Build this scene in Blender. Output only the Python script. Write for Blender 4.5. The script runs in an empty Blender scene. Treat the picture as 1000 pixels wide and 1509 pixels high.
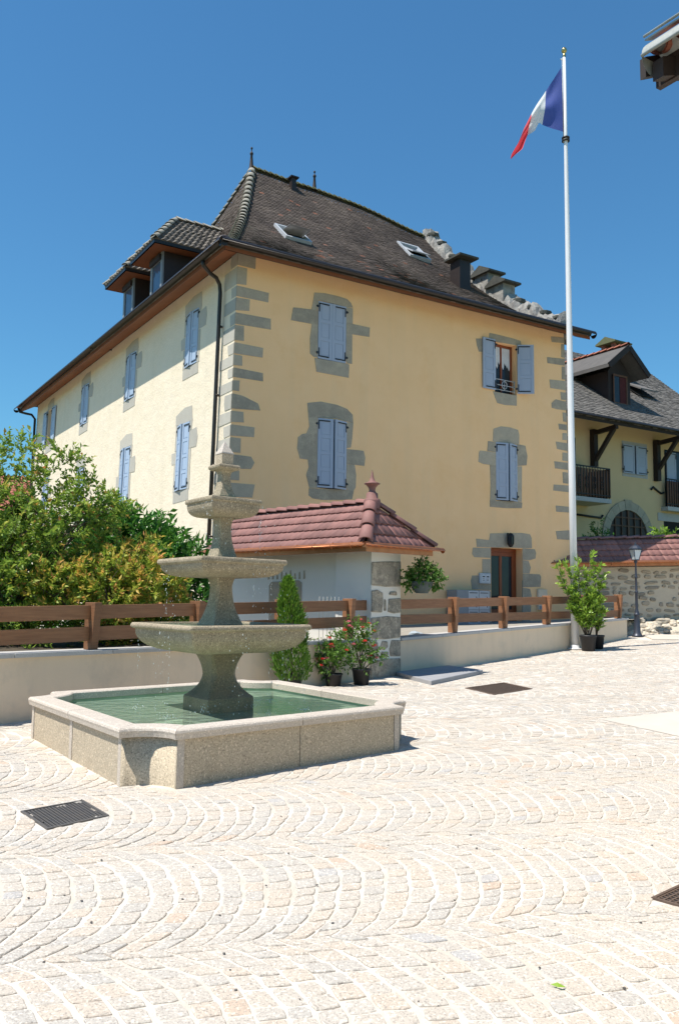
import bpy, bmesh, math, random
import numpy as np
from mathutils import Vector, Matrix, noise
rnd = random.Random(11)
nr = np.random.RandomState(5)
SC = bpy.context.scene
COL = SC.collection

# ------------------------------------------------------------------ camera
cd = bpy.data.cameras.new('camera'); cam = bpy.data.objects.new('camera', cd); COL.objects.link(cam)
PITCH, ROLL = 0.1042952, 0.012
F_ = Vector((0, math.cos(PITCH), math.sin(PITCH)))
U0 = Vector((0, -math.sin(PITCH), math.cos(PITCH))); R0 = Vector((1, 0, 0))
R_ = R0*math.cos(ROLL) + U0*math.sin(ROLL); U_ = U0*math.cos(ROLL) - R0*math.sin(ROLL)
cam.matrix_world = Matrix(((R_.x, U_.x, -F_.x, 0), (R_.y, U_.y, -F_.y, 0), (R_.z, U_.z, -F_.z, 1.6), (0, 0, 0, 1)))
cd.sensor_fit = 'VERTICAL'; cd.sensor_height = 24.0; cd.lens = 24.0*1273.83/1509
cd.clip_start = 0.1; cd.clip_end = 3000
SC.camera = cam
# ------------------------------------------------------------------ light
SUN_EL = math.radians(64.5); SH = math.radians(60.5)    # SH: direction the shadows run, from +Y towards +X
w = bpy.data.worlds.new('World'); SC.world = w; w.use_nodes = True
wn = w.node_tree; wn.nodes.clear()
sky = wn.nodes.new('ShaderNodeTexSky'); sky.sky_type = 'NISHITA'; sky.sun_disc = False
sky.sun_elevation = SUN_EL; sky.sun_rotation = SH + math.pi
sky.altitude = 300; sky.air_density = 1.35; sky.dust_density = 0.0; sky.ozone_density = 6.0
tnt = wn.nodes.new('ShaderNodeMix'); tnt.data_type = 'RGBA'; tnt.blend_type = 'MULTIPLY'; tnt.inputs[0].default_value = 1; tnt.inputs[7].default_value = (.53, .93, 1.06, 1)
bg = wn.nodes.new('ShaderNodeBackground'); bg.inputs[1].default_value = 0.09
wo = wn.nodes.new('ShaderNodeOutputWorld')
wn.links.new(sky.outputs[0], tnt.inputs[6]); wn.links.new(tnt.outputs[2], bg.inputs[0]); wn.links.new(bg.outputs[0], wo.inputs[0])
sd = bpy.data.lights.new('sun', 'SUN'); sd.energy = 4.6; sd.angle = math.radians(0.53); sd.color = (1.0, 0.95, 0.87)
sun = bpy.data.objects.new('sun', sd); COL.objects.link(sun)
sdir = Vector((math.sin(SH)*math.cos(SUN_EL), math.cos(SH)*math.cos(SUN_EL), -math.sin(SUN_EL)))
sun.rotation_euler = sdir.to_track_quat('-Z', 'Y').to_euler()
sun.location = (-10, -6, 40)
SC.view_settings.view_transform = 'Standard'; SC.view_settings.look = 'None'
SC.view_settings.gamma = 1.0; SC.view_settings.use_curve_mapping = False
SC.view_settings.exposure = 0.5
SC.cycles.max_bounces = 8; SC.cycles.diffuse_bounces = 5; SC.cycles.transparent_max_bounces = 12
SC.cycles.caustics_reflective = False; SC.cycles.caustics_refractive = False

# ------------------------------------------------------------------ materials
def mat(name, c, c2=None, ns=4.0, nw=0.5, rough=0.8, bump=0.0, bs=40.0, tint=0.0, rand=0.0, metal=0.0, spec=0.4,
        speck=0.0, sps=220.0, spc=(0.1, 0.09, 0.08), trans=0.0, ramp=None, detail=6.0, stain=None, objc=True, stretch=None, b2=0.0, b2s=6.0, streak=None):
    m = bpy.data.materials.new(name); m.use_nodes = True; nt = m.node_tree; N = nt.nodes; L = nt.links
    p = N['Principled BSDF']; out = N['Material Output']
    tc = N.new('ShaderNodeTexCoord'); co = tc.outputs['Object']
    if stretch:
        mp = N.new('ShaderNodeMapping'); mp.inputs['Scale'].default_value = stretch; L.new(co, mp.inputs[0]); co = mp.outputs[0]
    def nz(scale, det=detail, rg=0.6):
        n = N.new('ShaderNodeTexNoise'); n.inputs['Scale'].default_value = scale; n.inputs['Detail'].default_value = det
        n.inputs['Roughness'].default_value = rg; L.new(co, n.inputs['Vector']); return n
    def mix(fac, a, b, mode='MIX'):
        x = N.new('ShaderNodeMix'); x.data_type = 'RGBA'; x.blend_type = mode
        for s, v in ((0, fac), (6, a), (7, b)):
            if hasattr(v, 'links') or hasattr(v, 'is_linked'): L.new(v, x.inputs[s])
            else: x.inputs[s].default_value = v if s == 0 else (*v, 1)
        return x.outputs[2]
    def rng(v, a, b, c_, d):
        r = N.new('ShaderNodeMapRange'); L.new(v, r.inputs[0])
        for i, q in enumerate((a, b, c_, d)): r.inputs[i+1].default_value = q
        return r.outputs[0]
    c2 = c2 or tuple(x*0.75 for x in c)
    col = mix(rng(nz(ns).outputs[0], 0.5-nw/2, 0.5+nw/2, 0, 1), c, c2)
    if ramp:
        at = N.new('ShaderNodeAttribute'); at.attribute_name = 'tint'
        cr = N.new('ShaderNodeValToRGB'); e = cr.color_ramp.elements
        while len(e) < len(ramp): e.new(0.5)
        for i, (pos, cc) in enumerate(ramp): e[i].position = pos; e[i].color = (*cc, 1)
        L.new(at.outputs['Fac'], cr.inputs[0])
        col = mix(0.25, cr.outputs[0], col)
    if tint:
        at = N.new('ShaderNodeAttribute'); at.attribute_name = 'tint'
        col = mix(1.0, col, mix(at.outputs['Fac'], (1-tint,)*3, (1+tint*0.5,)*3), 'MULTIPLY')
    if rand:
        oi = N.new('ShaderNodeObjectInfo')
        col = mix(1.0, col, mix(oi.outputs['Random'], (1-rand, 1-rand, 1-rand), (1+rand*.6, 1+rand*.5, 1+rand*.4)), 'MULTIPLY')
    if stain:
        sc_, lo, hi, cs = stain
        col = mix(rng(nz(sc_, 8, 0.7).outputs[0], lo, hi, 0, 1), col, cs)
    if streak:
        mp2 = N.new('ShaderNodeMapping'); mp2.inputs['Scale'].default_value = (1, 1, .07); L.new(tc.outputs['Object'], mp2.inputs[0])
        n5 = N.new('ShaderNodeTexNoise'); n5.inputs['Scale'].default_value = streak[0]; n5.inputs['Detail'].default_value = 7; L.new(mp2.outputs[0], n5.inputs['Vector'])
        col = mix(rng(n5.outputs[0], streak[1], streak[2], 0, streak[4]), col, streak[3])
    if speck:
        v = N.new('ShaderNodeTexNoise'); v.inputs['Scale'].default_value = sps; v.inputs['Detail'].default_value = 2; L.new(co, v.inputs['Vector'])
        col = mix(rng(v.outputs[0], 0.52, 0.68, 0, speck), col, spc)
        v2 = N.new('ShaderNodeTexNoise'); v2.inputs['Scale'].default_value = sps*0.7; v2.inputs['Detail'].default_value = 2; v2.inputs['W' if False else 'Scale'].default_value = sps*0.63; L.new(co, v2.inputs['Vector'])
        col = mix(rng(v2.outputs[0], 0.55, 0.7, 0, speck), col, tuple(min(1, x*1.5) for x in c))
    L.new(col, p.inputs['Base Color'])
    p.inputs['Roughness'].default_value = rough; p.inputs['Metallic'].default_value = metal
    p.inputs['Specular IOR Level'].default_value = spec
    if bump:
        b = N.new('ShaderNodeBump'); b.inputs['Strength'].default_value = 1.0; b.inputs['Distance'].default_value = bump
        L.new(nz(bs, 5).outputs[0], b.inputs['Height']); nrm = b
        if b2:
            b_ = N.new('ShaderNodeBump'); b_.inputs['Distance'].default_value = b2; L.new(nz(b2s, 3).outputs[0], b_.inputs['Height'])
            L.new(b.outputs[0], b_.inputs['Normal']); nrm = b_
        L.new(nrm.outputs[0], p.inputs['Normal'])
    if trans:
        t = N.new('ShaderNodeBsdfTranslucent'); L.new(col, t.inputs[0])
        ms = N.new('ShaderNodeMixShader'); ms.inputs[0].default_value = trans
        L.new(p.outputs[0], ms.inputs[1]); L.new(t.outputs[0], ms.inputs[2]); L.new(ms.outputs[0], out.inputs[0])
    return m

def glass_mat(name, tintc=(0.05, 0.06, 0.07), rough=0.05):
    m = mat(name, tintc, tuple(x*0.6 for x in tintc), 2.0, rough=rough, spec=0.3); return m

M = {}
M['mortar'] = mat('pale_joint_mortar', (.68, .63, .56), (.62, .57, .50), 9, rough=.95, bump=.006, bs=60, stain=(1.3, .40, .62, (.54, .48, .40)))
M['sett'] = mat('granite_sett', (.525, .47, .40), (.465, .415, .35), 10, .6, rough=.9, bump=.005, bs=70, speck=.8, sps=95, spc=(.27, .235, .205), spec=.2,
                ramp=[(0, (.455, .43, .39)), (.3, (.515, .465, .40)), (.6, (.525, .465, .39)), (.88, (.55, .455, .36)), (.96, (.54, .40, .295)), (1, (.44, .43, .42))], b2=.005, b2s=22)
M['soil'] = mat('dark_garden_soil', (.10, .075, .05), (.05, .04, .025), 3, rough=.95, bump=.03, bs=18)
M['yard'] = mat('yard_gravel', (.38, .35, .30), (.28, .25, .21), 6, rough=.95, bump=.01, bs=60)
M['land'] = mat('meadow_ground', (.09, .13, .04), (.14, .14, .06), .4, rough=.95)
M['conc'] = mat('pale_concrete', (.60, .54, .46), (.54, .485, .41), 2.5, rough=.9, bump=.002, bs=120)
M['plaster'] = mat('yellow_lime_render', (.94, .605, .325), (.90, .56, .28), 1.1, .5, rough=.92, bump=.006, bs=26, stain=(.7, .52, .75, (.88, .53, .25)), b2=.012, b2s=3.0, streak=(2.2, .5, .8, (.72, .52, .31), .30))
M['plaster_sunlit'] = mat('sunlit_yellow_lime_render', (.83, .72, .56), (.79, .675, .50), 1.0, .5, rough=.92, bump=.008, bs=20, stain=(.8, .58, .82, (.72, .63, .48)), b2=.025, b2s=2.5, streak=(2.2, .5, .8, (.62, .55, .42), .30))  # copy of the front render, sunlight put into its paler colour
M['stone'] = mat('grey_sandstone', (.45, .39, .30), (.34, .30, .235), 4, .5, rough=.9, bump=.012, bs=25, rand=.2, stain=(2.5, .5, .75, (.50, .42, .30)), speck=.2, sps=90)
M['stone2'] = mat('sunlit_side_stone', (.52, .49, .42), (.45, .42, .36), 5, .6, rough=.9, bump=.005, bs=45, rand=.12)  # paler copy of the sandstone, sun on the side wall painted in
M['shutter'] = mat('blue_grey_paint', (.37, .42, .52), (.34, .39, .49), 6, .6, rough=.55, bump=.001, bs=60, stain=(5, .62, .8, (.36, .42, .52)), stretch=(1, 1, .3))
M['shutter_sunlit'] = mat('sunlit_blue_grey_paint', (.40, .49, .62), (.38, .47, .60), 6, .6, rough=.55, bump=.001, bs=60)  # front shutter paint again, lightened in colour for the sunlit side
M['groove'] = mat('shutter_groove', (.09, .12, .18), rough=.8)
M['iron'] = mat('black_iron', (.02, .02, .024), (.03, .028, .028), 20, rough=.5, metal=.3)
M['rooft'] = mat('old_brown_tile', (.105, .078, .06), (.075, .055, .045), 3, .6, rough=.85, bump=.004, bs=60,
                 ramp=[(0, (.035, .026, .022)), (.4, (.082, .062, .05)), (.8, (.145, .112, .09)), (.955, (.20, .16, .13)), (.975, (.28, .11, .065)), (1, (.36, .15, .09))],
                 stain=(1.4, .60, .78, (.12, .115, .09)))
M['roofbase'] = mat('dark_roof_underlay', (.04, .033, .03), rough=.95)
M['hip'] = mat('pale_hip_tile', (.42, .39, .33), (.26, .24, .20), 9, .5, rough=.9, bump=.006, bs=30, rand=.2)
M['moss'] = mat('mossy_ridge_tile', (.13, .12, .08), (.10, .12, .04), 6, .4, rough=.95, bump=.01, bs=30, rand=.3)
M['dormt'] = mat('dormer_tile', (.19, .165, .135), (.10, .088, .074), 5, .5, rough=.9, bump=.006, bs=40, tint=.4)
M['soffit'] = mat('orange_stained_wood', (.24, .08, .03), (.18, .06, .024), 3, .6, rough=.6, bump=.001, bs=60)
M['dgutter'] = mat('dark_brown_gutter', (.035, .03, .026), (.05, .04, .033), 5, rough=.35, metal=.5)
M['dwood'] = mat('dark_cladding', (.035, .025, .022), (.028, .02, .018), 4, rough=.5)
M['glass'] = glass_mat('dark_window_glass', (.03, .04, .05))
M['sglass'] = glass_mat('sky_window_glass', (.10, .13, .20))
M['doorw'] = mat('varnished_red_wood', (.27, .07, .022), (.19, .05, .018), 3, .6, rough=.45, bump=.001, bs=50, stretch=(3, 3, .4))
M['lace'] = mat('white_lace', (.75, .76, .78), rough=.9)
M['render'] = mat('beige_wall_render', (.74, .60, .445), (.69, .56, .41), 1.4, .6, rough=.93, bump=.003, bs=60, stain=(1.6, .55, .80, (.56, .47, .36)), streak=(5, .5, .8, (.50, .42, .32), .28))
M['white'] = mat('white_wall_render', (.76, .73, .66), (.70, .67, .61), 1.4, .6, rough=.93, bump=.004, bs=40)
M['coping'] = mat('grey_coping_stone', (.50, .49, .47), (.42, .41, .40), 6, .6, rough=.85, bump=.002, bs=90, rand=.1, speck=.3, sps=160)
M['rail'] = mat('stained_fence_wood', (.33, .16, .078), (.20, .09, .043), 5, .5, rough=.6, bump=.003, bs=30, stretch=(.5, .5, 7), rand=.25)
M['tile'] = mat('plum_clay_tile', (.30, .145, .125), (.23, .11, .095), 6, .6, rough=.7, bump=.0015, bs=50, rand=.22)
M['copper'] = mat('new_copper', (.60, .23, .10), (.42, .15, .07), 5, .5, rough=.38, metal=.75, bump=.001, bs=20)
M['granite'] = mat('tan_fountain_granite', (.42, .345, .24), (.30, .245, .17), 7, .6, rough=.8, bump=.006, bs=60, speck=.75, sps=75, spc=(.10, .08, .055), stain=(2.2, .50, .75, (.22, .185, .12)))
M['granitew'] = mat('wet_mossy_granite', (.30, .235, .15), (.20, .16, .105), 5, .5, rough=.42, bump=.006, bs=60, speck=.6, sps=75, spc=(.08, .075, .05), stain=(3.0, .5, .75, (.13, .13, .075)))
M['granitep'] = mat('panel_granite', (.53, .445, .325), (.46, .385, .28), 7, .6, rough=.85, bump=.004, bs=90, speck=.7, sps=85, spc=(.16, .13, .10), rand=.07, stain=(1.8, .58, .85, (.36, .28, .18)))
M['rim'] = mat('pale_rim_granite', (.55, .485, .41), (.48, .42, .355), 8, .6, rough=.75, bump=.003, bs=90, speck=.65, sps=90, spc=(.30, .26, .22), rand=.05)
M['pool'] = mat('teal_pool_lining', (.60, .76, .58), (.30, .46, .32), 2.2, .6, rough=.9, bump=.01, bs=8)
M['castiron'] = mat('cast_iron', (.11, .11, .115), (.17, .15, .13), 12, .5, rough=.6, metal=.4, bump=.001, bs=80)
M['rusty'] = mat('rusty_cast_iron', (.10, .065, .045), (.17, .12, .09), 15, .5, rough=.75, metal=.2, bump=.002, bs=80)
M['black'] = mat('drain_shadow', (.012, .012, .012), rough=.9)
M['polew'] = mat('white_pole_paint', (.78, .78, .78), (.74, .74, .74), 3, rough=.3)
M['gold'] = mat('gilt_ball', (.65, .50, .20), rough=.25, metal=.9)
for n_, c_ in (('fblue', (.08, .12, .40)), ('fwhite', (.82, .82, .82)), ('fred', (.75, .08, .10))):
    M[n_] = mat('flag_cloth_'+n_[1:], c_, tuple(x*.93 for x in c_), 8, rough=.75, trans=.35)
M['grey'] = mat('grey_metal_paint', (.27, .29, .31), (.24, .26, .28), 5, rough=.5)
M['lgrey'] = mat('light_grey_metal', (.50, .52, .54), (.45, .47, .50), 5, rough=.45)
M['lantern'] = mat('lamp_post_paint', (.045, .055, .075), (.06, .065, .085), 9, rough=.4, metal=.3)
M['opal'] = mat('frosted_lamp_glass', (.60, .66, .68), (.52, .58, .60), 6, rough=.25)
M['bark'] = mat('grey_bark', (.16, .125, .09), (.09, .07, .05), 8, rough=.95, bump=.01, bs=30, stretch=(1, 1, .3))
M['pot'] = mat('black_plastic_pot', (.018, .018, .02), (.03, .028, .028), 8, rough=.55)
M['gpot'] = mat('grey_green_pot', (.09, .12, .12), (.07, .09, .09), 8, rough=.6)
M['rubble'] = mat('rubble_boulder', (.66, .58, .46), (.54, .47, .37), 7, .6, rough=.92, bump=.008, bs=30, tint=.35)
M['wstone'] = mat('field_stone', (.42, .355, .265), (.30, .26, .20), 6, .6, rough=.92, bump=.012, bs=30, rand=.28, stain=(4, .5, .7, (.30, .27, .23)))
M['pstone'] = mat('mottled_pillar_stone', (.42, .37, .29), (.20, .18, .15), 5, .35, rough=.92, bump=.02, bs=14, rand=.15, stain=(6, .5, .62, (.50, .43, .33)), speck=.4, sps=50)
M['wmortar'] = mat('lime_mortar', (.58, .50, .38), (.50, .43, .33), 5, .6, rough=.95, bump=.01, bs=40)
M['parapet'] = mat('grey_lime_rubble', (.38, .36, .32), (.20, .19, .18), 3, .35, rough=.95, bump=.03, bs=12, stain=(3, .5, .7, (.18, .17, .16)))
M['lichen'] = mat('lichened_slab', (.11, .11, .09), (.06, .06, .055), 7, .5, rough=.95, bump=.01, bs=20, rand=.2)
M['nplaster'] = mat('ochre_house_render', (.68, .50, .28), (.61, .45, .25), 1.2, .6, rough=.92, bump=.005, bs=20)
M['nroof'] = mat('grey_slate_roof', (.17, .155, .135), (.10, .092, .085), 2.5, .6, rough=.85, bump=.004, bs=30,
                 ramp=[(0, (.10, .093, .086)), (.5, (.145, .132, .118)), (1, (.20, .185, .165))])
M['nroofp'] = mat('grey_dormer_roof', (.13, .12, .11), (.085, .08, .075), 3, .6, rough=.85, bump=.01, bs=14)
M['brownw'] = mat('brown_balcony_wood', (.15, .07, .035), (.10, .045, .025), 4, rough=.6, rand=.2)
M['beam'] = mat('dark_oak_beam', (.035, .022, .018), (.025, .017, .014), 4, rough=.7)
M['ared'] = mat('red_ridge_tile', (.42, .15, .09), (.30, .11, .07), 6, rough=.85, rand=.2)
M['zinc'] = mat('old_zinc', (.42, .43, .40), (.30, .31, .28), 5, .5, rough=.5, metal=.5, bump=.001, bs=30, stain=(6, .55, .75, (.22, .23, .19)))
M['curtain'] = mat('red_curtain', (.10, .02, .02), (.06, .012, .012), 8, rough=.9)
M['slab'] = mat('grey_entrance_slab', (.33, .33, .34), (.28, .28, .29), 4, rough=.85, bump=.002, bs=60)
M['dot'] = mat('printed_black', (.05, .05, .05), rough=.7)
M['sack'] = mat('white_plastic_sack', (.42, .48, .54), rough=.6)
M['blueobj'] = mat('blue_plastic', (.03, .12, .42), rough=.4)

def leafmat(name, ramp, trans=.42, rough=.5):
    ramp = [(p, tuple(min(.8, q*1.15) for q in c)) for p, c in ramp]
    return mat(name, ramp[len(ramp)//2][1], ramp[0][1], 3, rough=rough, ramp=ramp, trans=trans, spec=.35)
M['lf_tree'] = leafmat('yellow_green_leaf', [(0, (.07, .15, .02)), (.35, (.17, .30, .04)), (.62, (.28, .40, .055)), (.78, (.44, .43, .08)), (.9, (.50, .24, .07)), (1, (.42, .12, .06))])
M['lf_laurel'] = leafmat('glossy_laurel_leaf', [(0, (.035, .11, .02)), (.5, (.09, .24, .035)), (1, (.22, .42, .06))], .3, .28)
M['lf_pieris'] = leafmat('orange_tipped_leaf', [(0, (.12, .24, .03)), (.35, (.28, .40, .05)), (.55, (.52, .48, .08)), (.75, (.72, .36, .10)), (1, (.68, .20, .10))])
M['lf_cherry'] = leafmat('bright_laurel_leaf', [(0, (.08, .19, .025)), (.5, (.22, .36, .045)), (.9, (.38, .50, .08)), (1, (.50, .52, .10))], .3, .3)
M['lf_thuja'] = leafmat('thuja_spray', [(0, (.05, .12, .015)), (.5, (.12, .24, .025)), (1, (.25, .38, .04))], .25)
M['lf_rose'] = leafmat('rose_leaf', [(0, (.05, .13, .02)), (.6, (.15, .27, .05)), (1, (.26, .38, .09))])
M['petal'] = mat('rose_petal', (.75, .12, .12), rough=.6, trans=.3, ramp=[(0, (.75, .03, .03)), (.45, (.75, .06, .05)), (.55, (.78, .25, .32)), (1, (.85, .45, .50))])

# water: clear, slightly green surface over the lining
m = bpy.data.materials.new('basin_water'); m.use_nodes = True; nt = m.node_tree; nt.nodes.clear()
def _n(t): return nt.nodes.new(t)
o_ = _n('ShaderNodeOutputMaterial'); tr = _n('ShaderNodeBsdfTransparent'); tr.inputs[0].default_value = (.70, .90, .76, 1)
gl = _n('ShaderNodeBsdfGlossy'); gl.inputs['Roughness'].default_value = .03; fr = _n('ShaderNodeFresnel'); fr.inputs[0].default_value = 1.33
df = _n('ShaderNodeBsdfDiffuse'); df.inputs[0].default_value = (.42, .56, .42, 1)
m0 = _n('ShaderNodeMixShader'); m0.inputs[0].default_value = .42
ms = _n('ShaderNodeMixShader'); tcn = _n('ShaderNodeTexCoord'); n1 = _n('ShaderNodeTexNoise'); n1.inputs['Scale'].default_value = 7; n1.inputs['Detail'].default_value = 4
bp = _n('ShaderNodeBump'); bp.inputs['Distance'].default_value = .035; L_ = nt.links
L_.new(tcn.outputs['Object'], n1.inputs['Vector']); L_.new(n1.outputs[0], bp.inputs['Height'])
for q in (gl, fr): L_.new(bp.outputs[0], q.inputs['Normal'])
L_.new(tr.outputs[0], m0.inputs[1]); L_.new(df.outputs[0], m0.inputs[2])
L_.new(fr.outputs[0], ms.inputs[0]); L_.new(m0.outputs[0], ms.inputs[1]); L_.new(gl.outputs[0], ms.inputs[2]); L_.new(ms.outputs[0], o_.inputs[0])
M['water'] = m
M['drop'] = mat('water_drop', (.8, .85, .85), rough=.1, spec=.8)

# ------------------------------------------------------------------ mesh helpers
class MB:
    def __init__(s): s.v = []; s.f = []; s.t = []; s.sm = []
    def add(s, vs, fs, tint=0.5, smooth=False):
        o = len(s.v); s.v += [tuple(q) for q in vs]
        for f in fs: s.f.append([i+o for i in f]); s.t.append(tint); s.sm.append(smooth)
        return s
    def box(s, x0, x1, y0, y1, z0, z1, tint=.5, fn=None):
        vs = [(x0, y0, z0), (x1, y0, z0), (x1, y1, z0), (x0, y1, z0), (x0, y0, z1), (x1, y0, z1), (x1, y1, z1), (x0, y1, z1)]
        if fn: vs = [fn(*q) for q in vs]
        return s.add(vs, [(0, 3, 2, 1), (4, 5, 6, 7), (0, 1, 5, 4), (1, 2, 6, 5), (2, 3, 7, 6), (3, 0, 4, 7)], tint)
    def bar(s, a, b, w_, h_, tint=.5, up=(0, 0, 1)):
        a = Vector(a); b = Vector(b); d = (b-a).normalized(); u = Vector(up)
        if abs(d.dot(u)) > .98: u = Vector((1, 0, 0))
        x = d.cross(u).normalized(); y = x.cross(d)
        vs = []
        for p in (a, b):
            for i, j in ((-1, -1), (1, -1), (1, 1), (-1, 1)): vs.append(p + x*(i*w_/2) + y*(j*h_/2))
        return s.add(vs, [(0, 1, 2, 3), (7, 6, 5, 4), (0, 4, 5, 1), (1, 5, 6, 2), (2, 6, 7, 3), (3, 7, 4, 0)], tint)
    def tube(s, pts, r, n=8, cap=True, arc=(0, 2*math.pi), tint=.5, smooth=True, up=None):
        pts = [Vector(p) for p in pts]; rr = r if isinstance(r, (list, tuple)) else [r]*len(pts)
        o = len(s.v); full = abs(arc[1]-arc[0]-2*math.pi) < 1e-6; k = n if full else n+1
        X = None
        for i, p in enumerate(pts):
            d = (pts[min(i+1, len(pts)-1)]-pts[max(i-1, 0)]).normalized()
            if X is None:
                u = Vector(up) if up else (Vector((0, 0, 1)) if abs(d.z) < .9 else Vector((1, 0, 0)))
                X = d.cross(u).normalized()
            X = (X - d*X.dot(d)).normalized(); Y = d.cross(X)
            for j in range(k):
                t = arc[0]+(arc[1]-arc[0])*j/n
                s.v.append(tuple(p + X*(rr[i]*math.cos(t)) + Y*(rr[i]*math.sin(t))))
        for i in range(len(pts)-1):
            for j in range(n):
                a = o+i*k+j; b = o+i*k+(j+1) % k
                s.f.append([a, b, b+k, a+k]); s.t.append(tint); s.sm.append(smooth)
        if cap and full:
            s.f.append([o+j for j in range(k)][::-1]); s.t.append(tint); s.sm.append(False)
            s.f.append([o+(len(pts)-1)*k+j for j in range(k)]); s.t.append(tint); s.sm.append(False)
        return s
    def lathe(s, prof, n=16, c=(0, 0, 0), tint=.5, smooth=True):
        o = len(s.v)
        for r, z in prof:
            for j in range(n):
                t = 2*math.pi*j/n; s.v.append((c[0]+r*math.cos(t), c[1]+r*math.sin(t), c[2]+z))
        for i in range(len(prof)-1):
            for j in range(n):
                a = o+i*n+j; b = o+i*n+(j+1) % n
                s.f.append([a, b, b+n, a+n]); s.t.append(tint); s.sm.append(smooth)
        return s
    def prism(s, poly, fn, d0, d1, tint=.5):
        """poly: 2-D outline; fn(p, q, d) -> point; d0 back, d1 front"""
        n = len(poly); vs = [fn(a, b, d0) for a, b in poly]+[fn(a, b, d1) for a, b in poly]
        fs = [tuple(range(n, 2*n)), tuple(range(n-1, -1, -1))]+[(i, (i+1) % n, (i+1) % n+n, i+n) for i in range(n)]
        return s.add(vs, fs, tint)
    def ball(s, c, r, nu=8, nv=5, tint=.5, sq=(1, 1, 1), jit=0):
        o = len(s.v); c = Vector(c)
        for i in range(nv+1):
            ph = math.pi*i/nv
            for j in range(nu):
                t = 2*math.pi*j/nu; k = 1+(rnd.uniform(-jit, jit) if jit else 0)
                s.v.append((c.x+r*sq[0]*k*math.sin(ph)*math.cos(t), c.y+r*sq[1]*k*math.sin(ph)*math.sin(t), c.z-r*sq[2]*k*math.cos(ph)))
        for i in range(nv):
            for j in range(nu):
                a = o+i*nu+j; b = o+i*nu+(j+1) % nu
                s.f.append([a, b, b+nu, a+nu]); s.t.append(tint); s.sm.append(jit == 0)
        return s
    def build(s, name, m, parent=None, fix=True):
        me = bpy.data.meshes.new(name); me.from_pydata(s.v, [], s.f); me.validate(verbose=False)
        if len(me.polygons) == len(s.f):
            at = me.attributes.new('tint', 'FLOAT', 'FACE'); at.data.foreach_set('value', s.t)
            me.polygons.foreach_set('use_smooth', s.sm)
        if fix and len(s.f) < 60000:
            b = bmesh.new(); b.from_mesh(me); bmesh.ops.recalc_face_normals(b, faces=b.faces); b.to_mesh(me); b.free()
        me.materials.append(M[m] if isinstance(m, str) else m); me.update()
        o = bpy.data.objects.new(name, me); COL.objects.link(o)
        if parent: o.parent = parent
        return o

def empty(name, loc=(0, 0, 0), rz=0.0):
    o = bpy.data.objects.new(name, None); COL.objects.link(o); o.location = loc; o.rotation_euler = (0, 0, rz); o.empty_display_size = .2
    return o
def tag(o, label=None, cat=None, group=None, kind=None):
    if label: o['label'] = label
    if cat: o['category'] = cat
    if group: o['group'] = group
    if kind: o['kind'] = kind
    return o
def copy_tree(o, parent=None):
    c = o.copy(); COL.objects.link(c); c.parent = parent
    for ch in list(o.children): copy_tree(ch, c)
    return c
def bevel(o, w_=.01, seg=2, ang=35):
    b = o.modifiers.new('bevel', 'BEVEL'); b.width = w_; b.segments = seg; b.limit_method = 'ANGLE'; b.angle_limit = math.radians(ang); return o

# frames ------------------------------------------------------------
TH = 1.0078082
HX, HY = -2.6227, 21.0                      # near corner of the town house
HROT = math.pi/2-TH                         # local x along the front, local y back along the side
def gz(y):
    y = min(y, 30); return .02*y-.148+.0022*max(0, y-14.5)**2
WP = Vector((1.24, 17.2)); WA = math.atan2(.8447, 1); WD = Vector((math.sin(WA), math.cos(WA))); WN = Vector((math.cos(WA), -math.sin(WA)))
def WS(s, o, z): q = WP+WD*s+WN*o; return (q.x, q.y, z)
def yz(s): return .86+.026*max(0, s)

# ================================================================== GROUND
land = MB(); land.add([(-900, -300, -.6), (900, -300, -.6), (900, 1500, -.6), (-900, 1500, -.6)], [(0, 1, 2, 3)])
tag(land.build('ground', 'land'), kind='structure')

def grid_sheet(xs, ys, zf, keep=None):
    b = MB(); idx = {}
    for j, y in enumerate(ys):
        for i, x in enumerate(xs): idx[i, j] = len(b.v); b.v.append((x, y, zf(x, y)))
    for j in range(len(ys)-1):
        for i in range(len(xs)-1):
            if keep is None or keep((xs[i]+xs[i+1])/2, (ys[j]+ys[j+1])/2):
                b.f.append([idx[i, j], idx[i+1, j], idx[i+1, j+1], idx[i, j+1]]); b.t.append(.5); b.sm.append(True)
    return b
def side(x, y):       # signed distance from the low wall line, + on the square's side
    return (Vector((x, y))-WP).dot(WN)
def along(x, y): return (Vector((x, y))-WP).dot(WD)
plaza = grid_sheet([-14+i*.5 for i in range(85)], [-9+j*.5 for j in range(74)], lambda x, y: gz(y)-.0065, lambda x, y: side(x, y) > -.4 or along(x, y) > 10.8 and y < 27.5)
plaza = tag(plaza.build('plaza', 'mortar', fix=False), kind='structure')

# fountain frame
E1 = Vector((math.sin(math.radians(47)), math.cos(math.radians(47)))); E2 = Vector((-math.sin(math.radians(34.5)), math.cos(math.radians(34.5))))
FC = Vector((-1.35, 9.99)); FH = 1.77
def infount(x, y, m_=.03):
    d = Vector((x, y))-FC; det = E1.x*E2.y-E1.y*E2.x
    i = (d.x*E2.y-d.y*E2.x)/det; j = (E1.x*d.y-E1.y*d.x)/det
    if abs(i) > FH+m_ or abs(j) > FH+m_: return False
    for si in (-1, 1):
        for sj in (-1, 1):
            q = E1*(i-si*FH)+E2*(j-sj*FH)
            if q.length < .37-m_: return False
    return True
def inpoly(x, y, P):
    c = False; n = len(P)
    for i in range(n):
        x1, y1 = P[i][:2]; x2, y2 = P[(i+1) % n][:2]
        if (y1 > y) != (y2 > y) and x < (x2-x1)*(y-y1)/(y2-y1)+x1: c = not c
    return c
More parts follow.
